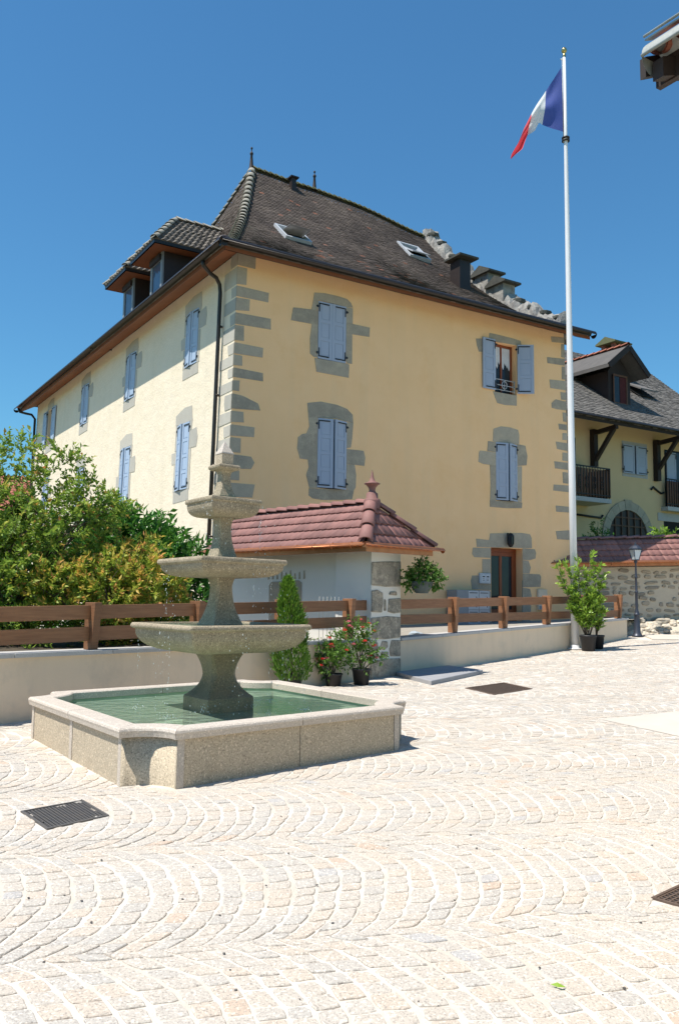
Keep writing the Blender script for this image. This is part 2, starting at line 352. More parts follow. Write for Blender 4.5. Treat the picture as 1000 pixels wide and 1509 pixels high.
GR1 = [(-2.04, 6.32), (-1.70, 6.70), (-2.03, 7.15), (-2.40, 6.79)]
GR2 = [(2.20, 15.16), (2.54, 14.27), (3.37, 15.18), (3.04, 16.05)]
GR3 = [(1.79, 5.10), (2.15, 4.72), (2.55, 5.08), (2.19, 5.46)]
SLAB = [(1.13, 16.95), (1.66, 15.55), (2.90, 17.50), (2.30, 18.30)]
WEDGE = [(3.53, 11.79), (8.9, 15.14), (14, 15.2), (14, 3.0), (7.34, 3.0)]
EXC = [GR1, GR2, GR3, SLAB, WEDGE, [(.3, 15.9), (1.4, 16.5), (1.4, 17.6), (.3, 17.2)]]
mb = MB(); mb.add([(x, y, gz(y)-.001) for x, y in WEDGE], [(0, 1, 2, 3, 4)]); tag(mb.build('smooth_paving', 'conc'), kind='structure')
FPATH = [(9.15, 25.45), (24, 24.6), (24, 26.6), (9.3, 26.75)]
mb = MB(); mb.prism(FPATH, lambda a, b, d: (a, b, gz(b)+d), -.1, .03); tag(mb.build('footpath', 'conc'), kind='structure')

TILT = math.radians(14); PA = Vector((math.cos(TILT), math.sin(TILT))); PB = Vector((-math.sin(TILT), math.cos(TILT)))
SW_ = 1.68; RAD = SW_/2/math.sin(math.pi/4); Q0 = 5.26; NC = 14; STEP = .137
near_setts = []; stuff = MB()
def campx(x, y, z):
    d = Vector((x, y, z-1.6)); zz = d.dot(F_)
    return (500+1273.83*d.dot(R_)/zz, 754.5-1273.83*d.dot(U_)/zz, zz)
def sett(b, P4, zc, rich, tint):
    P4 = [Vector(p) for p in P4]; c = sum(P4, Vector((0, 0)))/4
    tx, ty = rnd.uniform(-.02, .02), rnd.uniform(-.02, .02)
    def H(p, dz): return (p.x, p.y, gz(p.y)+zc+dz+(p.x-c.x)*tx+(p.y-c.y)*ty)
    ring = []
    for i in range(4):
        a, d = P4[i], P4[(i+1) % 4]
        if rich:
            ab = (d-a)
            ring.append(a+(c-a)*rnd.uniform(.04, .13))
            ring.append(a+ab*rnd.uniform(.28, .40)+(c-(a+ab*.5))*rnd.uniform(-.05, .06))
            ring.append(a+ab*rnd.uniform(.60, .74)+(c-(a+ab*.5))*rnd.uniform(-.05, .06))
        else: ring.append(a+(c-a)*rnd.uniform(.0, .10))
    n = len(ring)
    up = [p+(c-p)*(.10 if rich else .07) for p in ring]
    vs = [H(p, -.016) for p in ring]+[H(p, -.004) for p in [r+(u-r)*.25 for r, u in zip(ring, up)]]
    fs = [(i, (i+1) % n, n+(i+1) % n, n+i) for i in range(n)]
    if rich:
        vs += [H(p, rnd.uniform(-.0015, .001)) for p in up]+[H(c, rnd.uniform(-.002, .003))]
        fs += [(n+i, n+(i+1) % n, 2*n+(i+1) % n, 2*n+i) for i in range(n)]+[(2*n+i, 2*n+(i+1) % n, 3*n) for i in range(n)]
    else: fs += [tuple(range(n, 2*n))]
    b.add(vs, fs, tint)
for k in range(-3, 17):
    qk = Q0+SW_*k
    wv = rnd.uniform(0, 1)
    for j in range(-110, 190):
        pj = j*STEP
        ph = rnd.uniform(-.35, .35)
        edges = [-math.pi/4+(math.pi/2)*min(max((i+(ph if 0 < i < NC else 0)+(rnd.uniform(-.14, .14) if 0 < i < NC else 0))/NC, 0), 1) for i in range(NC+1)]
        xm = PA*(pj+RAD*.9)+PB*qk
        if xm.y < 1.5 or xm.y > 29: continue
        if xm.x < -.62*xm.y-1.6 or xm.x > .50*xm.y+2.2: continue
        for i in range(NC):
            t0, t1 = edges[i], edges[i+1]
            if t1-t0 < .03: continue
            g_ = .0045/RAD
            def Pt(off, t):
                p_ = PA*(pj+off+RAD*math.cos(t)+.05*math.sin(k*2.1))+PB*(qk+RAD*math.sin(t))
                n1_ = noise.noise_vector((p_.x*1.3, p_.y*1.3, 4.0)); n2_ = noise.noise_vector((p_.x*3.5, p_.y*3.5, 9.0))
                return p_+Vector((n1_.x, n1_.y))*.07+Vector((n2_.x, n2_.y))*.022
            ct = math.cos((t0+t1)/2); gp = .0092*ct**1.6+rnd.uniform(-.002, .003)
            P4 = [Pt(gp+rnd.uniform(-.008, .008), t0+g_), Pt(STEP-gp+rnd.uniform(-.008, .008), t0+g_), Pt(STEP-gp+rnd.uniform(-.008, .008), t1-g_), Pt(gp+rnd.uniform(-.008, .008), t1-g_)]
            c = (P4[0]+P4[2])/2
            if side(c.x, c.y) < .06 and along(c.x, c.y) < 11.6: continue
            if c.y > 25.3 and c.x > 8.6 or c.y > 27: continue
            if infount(c.x, c.y) or any(inpoly(c.x, c.y, E_) for E_ in EXC): continue
            px, py, pz = campx(c.x, c.y, gz(c.y))
            if pz < 1 or px < -60 or px > 1060 or py > 1580: continue
            tn = min(1, max(0, rnd.random()*.86+.1*noise.noise((c.x*.5, c.y*.5, 0))))
            if rnd.random() < .02: tn = rnd.choice([.95, .96, 1.0])
            zc = rnd.uniform(-.003, .003)
            near = c.y < 5.2 and 0 < px < 1000 and py < 1509
            if near: near_setts.append((-c.length, P4, zc, tn))
            else: sett(stuff, P4, zc, c.y < 9, tn)
near_setts.sort(key=lambda q: -q[0])
for n_, q in enumerate(near_setts):
    if n_ < 290:
        b = MB(); sett(b, q[1], q[2], True, q[3]); b.build('sett', 'sett', plaza, fix=False)
    else: sett(stuff, q[1], q[2], True, q[3])
tag(stuff.build('setts', 'sett', plaza, fix=False), kind='stuff')

# grit, pebbles and a fallen leaf
mb = MB()
for i in range(150):
    y = rnd.uniform(3.7, 12); x = rnd.uniform(-.42, .42)*y
    if infount(x, y, .1): continue
    mb.ball((x, y, gz(y)+.004), rnd.uniform(.003, .009), 5, 3, sq=(1, 1, .6), jit=.2)
tag(mb.build('grit', 'castiron'), kind='stuff')
p_ = Vector((.98, 3.98)); mb = MB()
mb.add([(p_.x-.03, p_.y+.014, gz(p_.y)+.01), (p_.x, p_.y+.012, gz(p_.y)+.02), (p_.x+.035, p_.y-.006, gz(p_.y)+.008), (p_.x, p_.y-.010, gz(p_.y)+.008)], [(0, 1, 3), (1, 2, 3)], .6)
tag(mb.build('fallen_leaf', 'lf_cherry'), 'small green leaf lying alone on the pale cobbles in the foreground', 'leaf')

# drain covers ------------------------------------------------------
def bil(P, u, v): return (Vector(P[0])*(1-u)*(1-v)+Vector(P[1])*u*(1-v)+Vector(P[2])*u*v+Vector(P[3])*(1-u)*v)
def drain(P, nu, nv, m_, label):
    c = sum((Vector(p) for p in P), Vector((0, 0)))/4; e = empty('drain_cover', (c.x, c.y, gz(c.y)))
    def W(u, v, z): q = bil(P, u, v); return (q.x-c.x, q.y-c.y, gz(q.y)-gz(c.y)+z)
    f = MB(); t = .035
    for u0, u1, v0, v1 in ((0, 1, 0, t), (0, 1, 1-t, 1), (0, t, t, 1-t), (1-t, 1, t, 1-t)):
        f.box(u0, u1, v0, v1, -.05, .006, fn=W)
    f.build('frame', m_, e)
    g = MB()
    for i in range(nu+1):
        u = t+.01+(1-2*t-.02)*i/nu; g.box(u-.009, u+.009, t+.004, 1-t-.004, -.03, .001, fn=W)
    for j in range(nv+1):
        v = t+.01+(1-2*t-.02)*j/nv; g.box(t+.004, 1-t-.004, v-.009, v+.009, -.03, -.001, fn=W)
    g.build('grid', m_, e)
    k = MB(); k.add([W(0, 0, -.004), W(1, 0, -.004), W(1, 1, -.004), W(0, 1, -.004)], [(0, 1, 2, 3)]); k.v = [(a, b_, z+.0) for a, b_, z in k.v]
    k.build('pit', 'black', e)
    tag(e, label, 'drain cover', 'metal drain covers set in the cobbles')
    return e
drain(GR1, 17, 17, 'castiron', 'grey gridded metal drain cover in the cobbles left of the fountain corner')
drain(GR2, 12, 12, 'rusty', 'dark drain cover in the cobbles behind the fountain near the grey slab')
drain(GR3, 14, 14, 'rusty', 'rusty brown drain cover cut by the right edge of the photo')
mb = MB(); cs = sum((Vector(p) for p in SLAB), Vector((0, 0)))/4
mb.prism(SLAB, lambda a, b, d: (a-cs.x, b-cs.y, gz(b)+d-gz(cs.y)), -.05, .075)
o = mb.build('entrance_slab', 'slab'); o.location = (cs.x, cs.y, gz(cs.y)); bevel(o, .015)
tag(o, 'grey stone slab with raised edge lying on the cobbles beside the stone pillar', 'slab')

# raised yard behind the low wall
yd = MB()
S_ = [-16+i*1.0 for i in range(31)]
for s in S_:
    for o_2 in (-.2, -1.5, -4, -9, -30): yd.v.append(WS(s, o_2, yz(s)+rnd.uniform(-.015, .015)))
for i in range(len(S_)-1):
    for j in range(4): a = i*5+j; yd.f.append([a, a+1, a+6, a+5]); yd.t.append(.5); yd.sm.append(True)
tag(yd.build('yard', 'yard'), kind='structure')
mb = MB()
for i in range(15):
    for j in range(7):
        mb.v.append(WS(-15+i*.95, -.36-j*.85, yz(0)+.03+rnd.uniform(0, .05)))
for i in range(14):
    for j in range(6): a = i*7+j; mb.f.append([a, a+1, a+8, a+7]); mb.t.append(.5); mb.sm.append(True)
tag(mb.build('flower_bed', 'soil'), kind='structure')

# ================================================================== LOW WALL + FENCE
def cz(s): return (.925+.0005*s) if s < 0 else .925+.028*s
lw = empty('retaining_wall', WS(0, 0, .2))
def LW(s, o, z): a = WS(s, o, z); return (a[0]-lw.location.x, a[1]-lw.location.y, a[2]-lw.location.z)
for s0, s1 in ((-14, -1.0), (-.04, 11.35)):
    b = MB(); n = 26
    for i in range(n):
        a0 = s0+(s1-s0)*i/n; a1 = s0+(s1-s0)*(i+1)/n
        vs = []
        for s in (a0, a1): vs += [LW(s, 0, -.4), LW(s, 0, cz(s)-.055), LW(s, -.34, cz(s)-.055), LW(s, -.34, -.4)]
        b.add(vs, [(0, 4, 5, 1), (1, 5, 6, 2), (2, 6, 7, 3)]+([(0, 1, 2, 3)] if i == 0 else [])+([(4, 7, 6, 5)] if i == n-1 else []))
    b.build('wall', 'render', lw)
s = -14
while s < 11.4:
    L = 1.45
    if -1.05 < s < 0: s = -.03
    e = min(s+L, -1.0 if s < -1 else 11.4)
    if e-s > .2:
        b = MB(); a0, a1 = s+.004, e-.004
        vs = []
        for q in (a0, a1):
            for o_2, dz in ((.045, -.06), (.045, 0), (-.40, 0), (-.40, -.06)): vs.append(LW(q, o_2, cz(q)+dz))
        b.add(vs, [(0, 4, 5, 1), (1, 5, 6, 2), (2, 6, 7, 3), (3, 7, 4, 0), (0, 1, 2, 3), (7, 6, 5, 4)])
        bevel(b.build('coping_slab', 'coping', lw), .006)
    s = e if e > s else s+.5
tag(lw, 'long low beige rendered wall with grey coping slabs edging the cobbled square', 'wall')

def fence(posts, rails, label, slo):
    fe = empty('timber_fence', WS(posts[0], -.12, cz(posts[0])))
    def LF(s, o, z): a = WS(s, o, z); return (a[0]-fe.location.x, a[1]-fe.location.y, a[2]-fe.location.z)
    for s in posts:
        zt = 1.705+.0205*s
        b = MB(); w2 = .055
        vs = []
        for q in (s-w2, s+w2):
            vs += [LF(q, -.03, cz(s)), LF(q, .03, zt), LF(q, -.21, zt), LF(q, -.21, cz(s))]
            # front edge leans outward towards the top, as in the photo
        b.add(vs, [(0, 4, 5, 1), (1, 5, 6, 2), (2, 6, 7, 3), (0, 1, 2, 3), (7, 6, 5, 4), (0, 3, 7, 4)])
        bevel(b.build('post', 'rail', fe), .006)
    for a0, a1 in rails:
        for base, sl, hh in ((1.672, .021, .19), (1.372, slo, .19)):
            b = MB(); vs = []
            for q in (a0, a1):
                zt = base+sl*q; vs += [LF(q, -.075, zt-hh), LF(q, -.075, zt), LF(q, -.12, zt), LF(q, -.12, zt-hh)]
            b.add(vs, [(0, 4, 5, 1), (1, 5, 6, 2), (2, 6, 7, 3), (3, 7, 4, 0), (0, 1, 2, 3), (7, 6, 5, 4)])
            bevel(b.build('rail', 'rail', fe), .004)
    tag(fe, label, 'fence', 'brown timber fences on the low wall')
LP = [-14.4, -12.55, -10.7, -8.85, -7.0, -5.15, -3.3, -1.5]
LR = [(LP[i]+(.056 if i else 0), LP[i+1]-.056) for i in range(len(LP)-1)]+[(-1.444, -1.0)]
fence(LP, LR, 'brown two-rail wooden fence on the low wall left of the stone pillar', .02)
RP = [2.05, 4.22, 6.43, 8.7, 10.98]
RR = [(-.04, RP[0]-.056)]+[(RP[i]+.056, RP[i+1]-.056) for i in range(4)]
fence(RP, RR, 'brown two-rail wooden fence on the low wall right of the stone pillar', .009)

# ================================================================== FOUNTAIN
ft = empty('fountain', (FC.x, FC.y, gz(FC.y)))
FZ0 = gz(FC.y)
def FP(i, j, z): q = E1*i+E2*j; return (q.x, q.y, z-FZ0)
CR = .38
def corner_pts(si, sj, d, n=9):
    """points along the concave corner (si,sj), outline pushed out by d, in (i,j)"""
    rho = CR-d; a0 = math.asin(max(-1, min(1, d/rho)))
    out = []
    for k in range(n):
        t = -a0+(math.pi/2+2*a0)*k/(n-1)
        out.append((si*(FH-rho*math.cos(t)), sj*(FH-rho*math.sin(t))))   # t=0 lies on the j=sj*FH side
    return out
ORD = [(-1, -1), (1, -1), (1, 1), (-1, 1)]
def outline(d, n=9):
    o = []
    for c, (si, sj) in enumerate(ORD):
        p = corner_pts(si, sj, d, n)
        # walk from the side reached first
        if c % 2 == 0: p = p[::-1]
        o += p
    return o
chk = outline(0)
# rim : four corner stones and side stones
prof = [(-.20, -.085), (-.20, -.012), (-.185, 0), (.02, 0), (.036, -.012), (.042, -.03), (.036, -.05), (.03, -.085)]
RZ = .5
def rim_piece(rings_pts, nm):
    """rings_pts: list over path of list over profile of (i,j,z)"""
    b = MB(); k = len(prof); n = len(rings_pts)
    for r in rings_pts:
        for q in r: b.v.append(FP(*q))
    for i in range(n-1):
        for j in range(k): b.f.append([i*k+j, i*k+(j+1) % k, (i+1)*k+(j+1) % k, (i+1)*k+j]); b.t.append(.5); b.sm.append(False)
    b.f.append(list(range(k))); b.t.append(.5); b.sm.append(False)
    b.f.append([(n-1)*k+j for j in range(k)][::-1]); b.t.append(.5); b.sm.append(False)
    return b.build('rim_stone', 'rim', ft)
for c, (si, sj) in enumerate(ORD):
    cols = [corner_pts(si, sj, d, 11) for d, z in prof]
    rim_piece([[(cols[j][k][0], cols[j][k][1], RZ+prof[j][1]) for j in range(len(prof))] for k in range(11)], 'c')
def side_pts(c, u):      # side c between corner c and c+1, u in 0..1 -> (i,j) for every profile offset
    A, B = ORD[c], ORD[(c+1) % 4]; r = []
    for d, z in prof:
        rho = CR-d; e = math.sqrt(max(0, rho*rho-d*d))
        h = FH-e
        t = -h+2*h*u
        if c == 0: p = (t, -(FH+d))
        elif c == 1: p = (FH+d, t)
        elif c == 2: p = (-t, FH+d)
        else: p = (-(FH+d), -t)
        r.append((p[0], p[1], RZ+z))
    return r
for c in range(4):
    for u0, u1 in ((.0015, .4985), (.5015, .9985)): rim_piece([side_pts(c, u0), side_pts(c, (u0+u1)/2), side_pts(c, u1)], 's')
# corner bodies, pale strips and panels
ZB = -.12; ZT = RZ-.085
for c, (si, sj) in enumerate(ORD):
    b = MB(); p = corner_pts(si, sj, 0, 13); q = corner_pts(si, sj, -.14, 13)
    n = 13
    for k in range(n): b.v += [FP(*p[k], ZB), FP(*p[k], ZT), FP(*q[k], ZT), FP(*q[k], ZB)]
    for k in range(n-1):
        for j in range(3): b.f.append([k*4+j, k*4+4+j, k*4+5+j, k*4+1+j]); b.t.append(.5); b.sm.append(j == 0)
    for e_ in (0, (n-1)*4): b.f.append([e_, e_+1, e_+2, e_+3]); b.t.append(.5); b.sm.append(False)
    b.build('corner_stone', 'granitep', ft)
def sidebox(c, t0, t1, d0, d1, nm, m_, bv=.004):
    def T(t, d, z):
        p = [(t, -(FH+d)), (FH+d, t), (-t, FH+d), (-(FH+d), -t)][c]; return FP(*p, z)
    b = MB(); b.box(t0, t1, d0, d1, ZB, ZT, fn=T); o = b.build(nm, m_, ft)
    if bv: bevel(o, bv)
    return o
h_ = FH-CR
for c in range(4):
    sidebox(c, -h_+.001, -h_+.075, -.14, .001, 'pale_strip', 'rim'); sidebox(c, h_-.075, h_-.001, -.14, .001, 'pale_strip', 'rim')
    if c in (1, 3): sidebox(c, -.04, .04, -.14, -.001, 'pale_strip', 'rim')
    e_ = .043 if c in (1, 3) else .004
    sidebox(c, -h_+.078, -e_, -.14, -.008, 'panel', 'granitep'); sidebox(c, e_, h_-.078, -.14, -.008, 'panel', 'granitep')
# lining and water
inn = outline(-.17, 9); n = len(inn)
b = MB(); b.v = [FP(i*1.0, j*1.0, RZ-.09) for i, j in inn]+[FP(i*.97, j*.97, -.05) for i, j in inn]
b.f = [[k, (k+1) % n, n+(k+1) % n, n+k] for k in range(n)]+[list(range(n, 2*n))]; b.t = [.5]*(n+1); b.sm = [False]*(n+1)
b.build('pool_lining', 'pool', ft)
b = MB(); wl = outline(-.185, 9); b.add([FP(i, j, RZ-.115) for i, j in wl], [tuple(range(len(wl)))])
b.build('water', 'water', ft, fix=False)
# tiers
def oct_ring(h, ch, z):
    c = h*ch; P = [(-h+c, -h), (h-c, -h), (h, -h+c), (h, h-c), (h-c, h), (-h+c, h), (-h, h-c), (-h, -h+c)]
    return [FP(i, j, z) for i, j in P]
def loft(prof_, nm, m_, cap=True):
    b = MB()
    for h, ch, z in prof_: b.v += oct_ring(h, ch, z)
    for i in range(len(prof_)-1):
        for k in range(8): b.f.append([i*8+k, i*8+(k+1) % 8, i*8+8+(k+1) % 8, i*8+8+k]); b.t.append(.5); b.sm.append(False)
    if cap:
        b.f.append(list(range(8))[::-1]); b.f.append([(len(prof_)-1)*8+k for k in range(8)]); b.t += [.5]*2; b.sm += [False]*2
    return bevel(b.build(nm, m_, ft), .007, 2, 25)
def pedestal(z0, z1, hb, hw, ht, zw, block=.0, m_='granite'):
    pr = [(hb, .03, z0), (hb, .03, z0+block)] if block else [(hb, .03, z0)]
    zb = z0+block
    for k in range(1, 11):
        t = k/10; z = zb+(zw-zb)*t; h = hw+(hb-hw)*(1-t)**2.1; pr.append((h, .03+.30*t, z))
    for k in range(1, 9):
        t = k/8; z = zw+(z1-zw)*t; h = hw+(ht-hw)*t**2.0; pr.append((h, .33-.27*t, z))
    return loft(pr, 'pedestal', m_)
def bowl(h, z, hb, zb, lip=.065, m_='granite', nm='bowl', ex=.55):
    pr = []
    for k in range(10):
        t = k/9; a = t*math.pi/2
        pr.append((hb+(h*.95-hb)*math.sin(a)**ex, .02, zb+(z-lip-zb)*(1-math.cos(a)**.85)))
    pr += [(h*.975, .015, z-lip+.002), (h, .015, z-lip*.75), (h*1.004, .015, z-lip*.4), (h*.99, .015, z-lip*.06), (h*.975, .015, z), (h*.90, .015, z), (h*.885, .015, z-.05), (h*.3, .1, z-.055)]
    o = loft(pr, nm, m_, cap=False)
    b = MB(); b.v = oct_ring(h*.893, .015, z-.022); b.f = [list(range(8))]; b.t = [.5]; b.sm = [False]
    if h > .3: b.build('bowl_water', 'water', ft, fix=False)
    return o
pedestal(.0, 1.03, .315, .165, .235, .78, .53, 'granitew')
bowl(.815, 1.345, .25, 1.02, ex=.75)
pedestal(1.28, 1.90, .205, .113, .145, 1.76, .06)
bowl(.59, 2.075, .16, 1.865)
pedestal(2.02, 2.59, .143, .087, .115, 2.44, .07)
bowl(.352, 2.765, .12, 2.555, .055)
pedestal(2.72, 3.12, .113, .066, .092, 3.05, .09)
loft([(.088, .03, 3.105), (.13, .03, 3.115), (.148, .03, 3.135), (.15, .03, 3.155), (.14, .03, 3.172), (.085, .03, 3.176)], 'cap_stone', 'granite')
loft([(.08, .03, 3.177), (.082, .03, 3.30)], 'finial_block', 'granitep')
b = MB(); b.v = oct_ring(.086, .02, 3.302)+oct_ring(.084, .02, 3.318)+[FP(0, 0, 3.465)]
b.f = [[k, (k+1) % 8, 8+(k+1) % 8, 8+k] for k in range(8)]+[[8+k, 8+(k+1) % 8, 16] for k in range(8)]+[list(range(8))[::-1]]; b.t = [.5]*17; b.sm = [False]*17
b.build('finial_point', 'rim', ft)
# falling water
b = MB()
def drip(i, j, z0, z1, n):
    for k in range(n):
        z = rnd.uniform(z1, z0); r = rnd.uniform(.002, .0042); q = FP(i+rnd.gauss(0, .06), j+rnd.gauss(0, .06), z)
        b.ball(q, r, 5, 4, sq=(1, 1, rnd.uniform(1, 3)))
for i, j, z0, z1, n in ((.36, -.36, 2.7, 2.08, 30), (-.36, -.3, 2.7, 2.08, 26), (.60, -.35, 2.0, 1.36, 34), (-.6, .1, 2.0, 1.36, 30), (.2, -.6, 2.0, 1.36, 26), (-.83, -.2, 1.28, .4, 46),
                        (-.2, -.83, 1.28, .4, 40), (.83, -.2, 1.28, .4, 40), (.4, -.83, 1.28, .4, 36), (0, -.12, 2.7, 2.1, 26), (-.1, -.2, .5, .39, 60), (.3, -.35, .5, .39, 60), (-.35, -.3, .5, .39, 50)):
    drip(i, j, z0, z1, int(n*.7))
tag(b.build('water_drops', 'drop', ft), kind='stuff')
b = MB()
for i, j, z0, z1 in ((.36, -.30, 2.70, 2.06), (-.36, -.25, 2.70, 2.06), (.605, -.2, 2.02, 1.33), (-.605, .25, 2.02, 1.33), (.1, -.605, 2.02, 1.33), (-.83, -.35, 1.29, .39), (-.83, .5, 1.29, .39), (.2, -.83, 1.29, .39), (.83, .1, 1.29, .39), (.7, -.83, 1.29, .39)):
    for k in range(16): b.ball(FP(i+rnd.gauss(0, .008), j+rnd.gauss(0, .008), rnd.uniform(z1, z0)), rnd.uniform(.0018, .0036), 5, 3, sq=(1, 1, rnd.uniform(1.5, 5)))
    if z1 < .5:
        for k in range(26): a = rnd.uniform(0, 6.28); r = abs(rnd.gauss(0, .07)); b.ball(FP(i+r*math.cos(a), j+r*math.sin(a), .388+rnd.uniform(0, .04)), rnd.uniform(.002, .006), 5, 3)
tag(b.build('water_streams', 'drop', ft), kind='stuff')
tag(ft, 'tiered tan granite fountain standing in a square basin of green water', 'fountain')

# ================================================================== TOWN HOUSE
house = empty('town_house', (HX, HY, 0), HROT)
WT = 10.35
ZE = 10.12
def prf(t): return .55*t+.45*t*t
def bat(z): return .02*(WT-z)
def FW(a, z, d=0): return (a, -d, z)
def LWF(b, z, d=0): return (-bat(z)-d, b, z)
def holed(nm, m_, x0, x1, z0, z1, holes, P, edge, depth=.28):
    xs = sorted(set([x0, x1]+[h[0] for h in holes]+[h[1] for h in holes])); zs = sorted(set([z0, z1]+[h[2] for h in holes]+[h[3] for h in holes]))
    b = MB()
    for i in range(len(xs)-1):
        for j in range(len(zs)-1):
            cx, cz_ = (xs[i]+xs[i+1])/2, (zs[j]+zs[j+1])/2
            if any(h[0] < cx < h[1] and h[2] < cz_ < h[3] for h in holes): continue
            q = []
            for x, z in ((xs[i], zs[j]), (xs[i+1], zs[j]), (xs[i+1], zs[j+1]), (xs[i], zs[j+1])): q.append(P(edge(x, z), z, 0))
            b.add(q, [(0, 1, 2, 3)])
    for h in holes:
        c = [(h[0], h[2]), (h[1], h[2]), (h[1], h[3]), (h[0], h[3])]
        vs = [P(x, z, 0) for x, z in c]+[P(x, z, -depth) for x, z in c]
        b.add(vs, [(0, 1, 5, 4), (1, 2, 6, 5), (2, 3, 7, 6), (3, 0, 4, 7)])
    return b.build(nm, m_, house, fix=False)
H1U = (2.36, 3.235, 7.99, 9.58); H1L = (2.40, 3.285, 4.56, 6.42); H2U = (8.585, 9.48, 7.99, 9.56); H2L = (8.61, 9.46, 4.69, 6.46); HD = (8.39, 9.655, .7, 3.28)
def fedge(x, z):
    if x == 0: return -bat(z)
    if x == 11.57: return 11.57+bat(z)*1.2
    return x
holed('front_wall', 'plaster', 0, 11.57, .6, WT, [H1U, H1L, H2U, H2L, HD], FW, fedge)
LU = [(2.36, 3.22, 8.05, 9.62), (7.45, 8.38, 8.1, 9.65), (12.7, 13.6, 8.15, 9.7), (18.0, 18.75, 8.15, 9.72)]
LL = [(2.62, 3.5, 4.6, 6.48), (7.5, 8.45, 4.65, 6.52), (12.7, 13.6, 4.7, 6.55), (17.95, 18.85, 4.9, 6.75)]
LG = [(18.35, 19.25, 1.7, 2.75), (12.7, 13.6, 1.6, 2.9)]
holed('side_wall', 'plaster_sunlit', 0, 20.87, .6, WT, LU+LL+LG, LWF, lambda x, z: x)
b = MB(); b.add([(11.66, -.001, .6), (11.66, 20.87, .6), (11.57, 20.87, WT)]+[(11.57, -.7+7.85*t, ZE+6.0*prf(t)-.12) for t in (1, .85, .7, .55, .4, .25, .1)]+[(11.57, 0, WT-.1)], [tuple(range(11))]); b.add([(0, 20.87, .6), (11.6, 20.87, .6), (11.6, 20.87, WT), (0, 20.87, WT)], [(0, 1, 2, 3)])
b.build('rear_wall', 'plaster', house)

def leaf(nm, m_, par, fn, w_, h_, npan, flip=False):
    """a panelled shutter leaf: fn(x, z, d), x across, d outwards"""
    b = MB()
    b.box(0, w_, 0, .022, 0, h_, fn=lambda x, d, z: fn(x, z, d))
    st = .085 if w_ > .35 else .07
    for x0, x1 in ((0, st), (w_-st, w_)): b.box(x0, x1, .0221, .036, 0, h_, fn=lambda x, d, z: fn(x, z, d))
    hs = [0, .09]; seg = (h_-.09)/npan
    for k in range(npan+1):
        z0 = max(0, seg*k); z1 = z0+.09
        b.box(st+.0005, w_-st-.0005, .0221, .034, z0, min(z1, h_), fn=lambda x, d, z: fn(x, z, d))
    for k in range(npan):
        z0 = seg*k+.09+.018; z1 = seg*(k+1)-.018
        b.box(st+.016, w_-st-.016, .0221, .029, z0, z1, fn=lambda x, d, z: fn(x, z, d))
    o = b.build(nm, m_, par)
    for z0, s_ in ((.05, 1), (h_-.05, -1)):
        k = MB(); xo = .012 if not flip else w_-.042
        za, zb = sorted((z0, z0+s_*.24))
        k.box(xo, xo+.03, .0365, .044, za, zb, fn=lambda x, d, z: fn(x, z, d))
        xa, xb = (.0425, w_*.78) if not flip else (w_-.78*w_, w_-.0425)
        za, zb = sorted((z0, z0+s_*.03))
        k.box(xa, xb, .0365, .044, za, zb, fn=lambda x, d, z: fn(x, z, d))
        xp = -.045 if not flip else w_+.005; zc = z0+s_*.10
        k.box(xp, xp+.04, .012, .05, zc-.03, zc+.03, fn=lambda x, d, z: fn(x, z, d))
        k.box(xp-.02 if not flip else xp+.041, xp-.001 if not flip else xp+.06, .0, .05, zc-.012, zc+.012, fn=lambda x, d, z: fn(x, z, d))
        k.build('hinge', 'iron', par)
    return o
def closed_window(P, h, npan, m_, ajar=0.0, ajl=0.0):
    """P(x, z, d) on this wall; both leaves shut just inside the reveal"""
    x0, x1, z0, z1 = h
    g = MB(); g.box(x0+.002, x1-.002, -.26, -.2, z0+.002, z1-.002, fn=lambda x, d, z: P(x, z, d)); win = g.build('window', 'glass', house)
    mid = (x0+x1)/2; wl = mid-x0-.006
    cl, sl = math.cos(ajl), math.sin(ajl); cr, sr = math.cos(ajar), math.sin(ajar)
    leaf('shutter', m_, win, lambda x, z, d: P(x0+.004+x*cl-d*sl, z0+.015+z, -.018+d*cl+x*sl), wl, z1-z0-.03, npan)
    leaf('shutter', m_, win, lambda x, z, d: P(x1-.004-(wl-x)*cr+d*sr, z0+.015+z, -.018+d*cr+(wl-x)*sr), wl, z1-z0-.03, npan, True)
    return win
closed_window(FW, H1U, 3, 'shutter'); closed_window(FW, H1L, 4, 'shutter', ajar=.26, ajl=.20); closed_window(FW, H2L, 4, 'shutter', ajar=.30, ajl=.24)
for h in LU[:3]: closed_window(lambda x, z, d: LWF(x, z, d), h, 3, 'shutter_sunlit', ajl=.05, ajar=.12)
for h in LL: closed_window(lambda x, z, d: LWF(x, z, d), h, 4, 'shutter_sunlit', ajl=.06, ajar=.16)
for h in LG: closed_window(lambda x, z, d: LWF(x, z, d), h, 3, 'shutter_sunlit')
# open windows
def open_window(P, h, m_, wood='doorw'):
    x0, x1, z0, z1 = h; q = lambda x, d, z: P(x, z, d)
    b = MB(); b.box(x0+.06, x1-.06, -.235, -.225, z0+.06, z1-.06, fn=q); win = b.build('window', 'glass', house)
    b = MB()
    for a0, a1, c0, c1 in ((x0+.001, x0+.075, z0+.001, z1-.001), (x1-.075, x1-.001, z0+.001, z1-.001), (x0+.0755, x1-.0755, z0+.001, z0+.07), (x0+.0755, x1-.0755, z1-.07, z1-.001), ((x0+x1)/2-.03, (x0+x1)/2+.03, z0+.0705, z1-.0705)):
        b.box(a0, a1, -.25, -.19, c0, c1, fn=q)
    bevel(b.build('frame', wood, win), .006)
    return win
win = open_window(FW, H2U, 'shutter')
leaf('shutter', 'shutter', win, lambda x, z, d: FW(8.075+x, 8.03+z, .03+d), .50, 1.56, 3, True)
ca, sa_ = math.cos(.62), math.sin(.62)
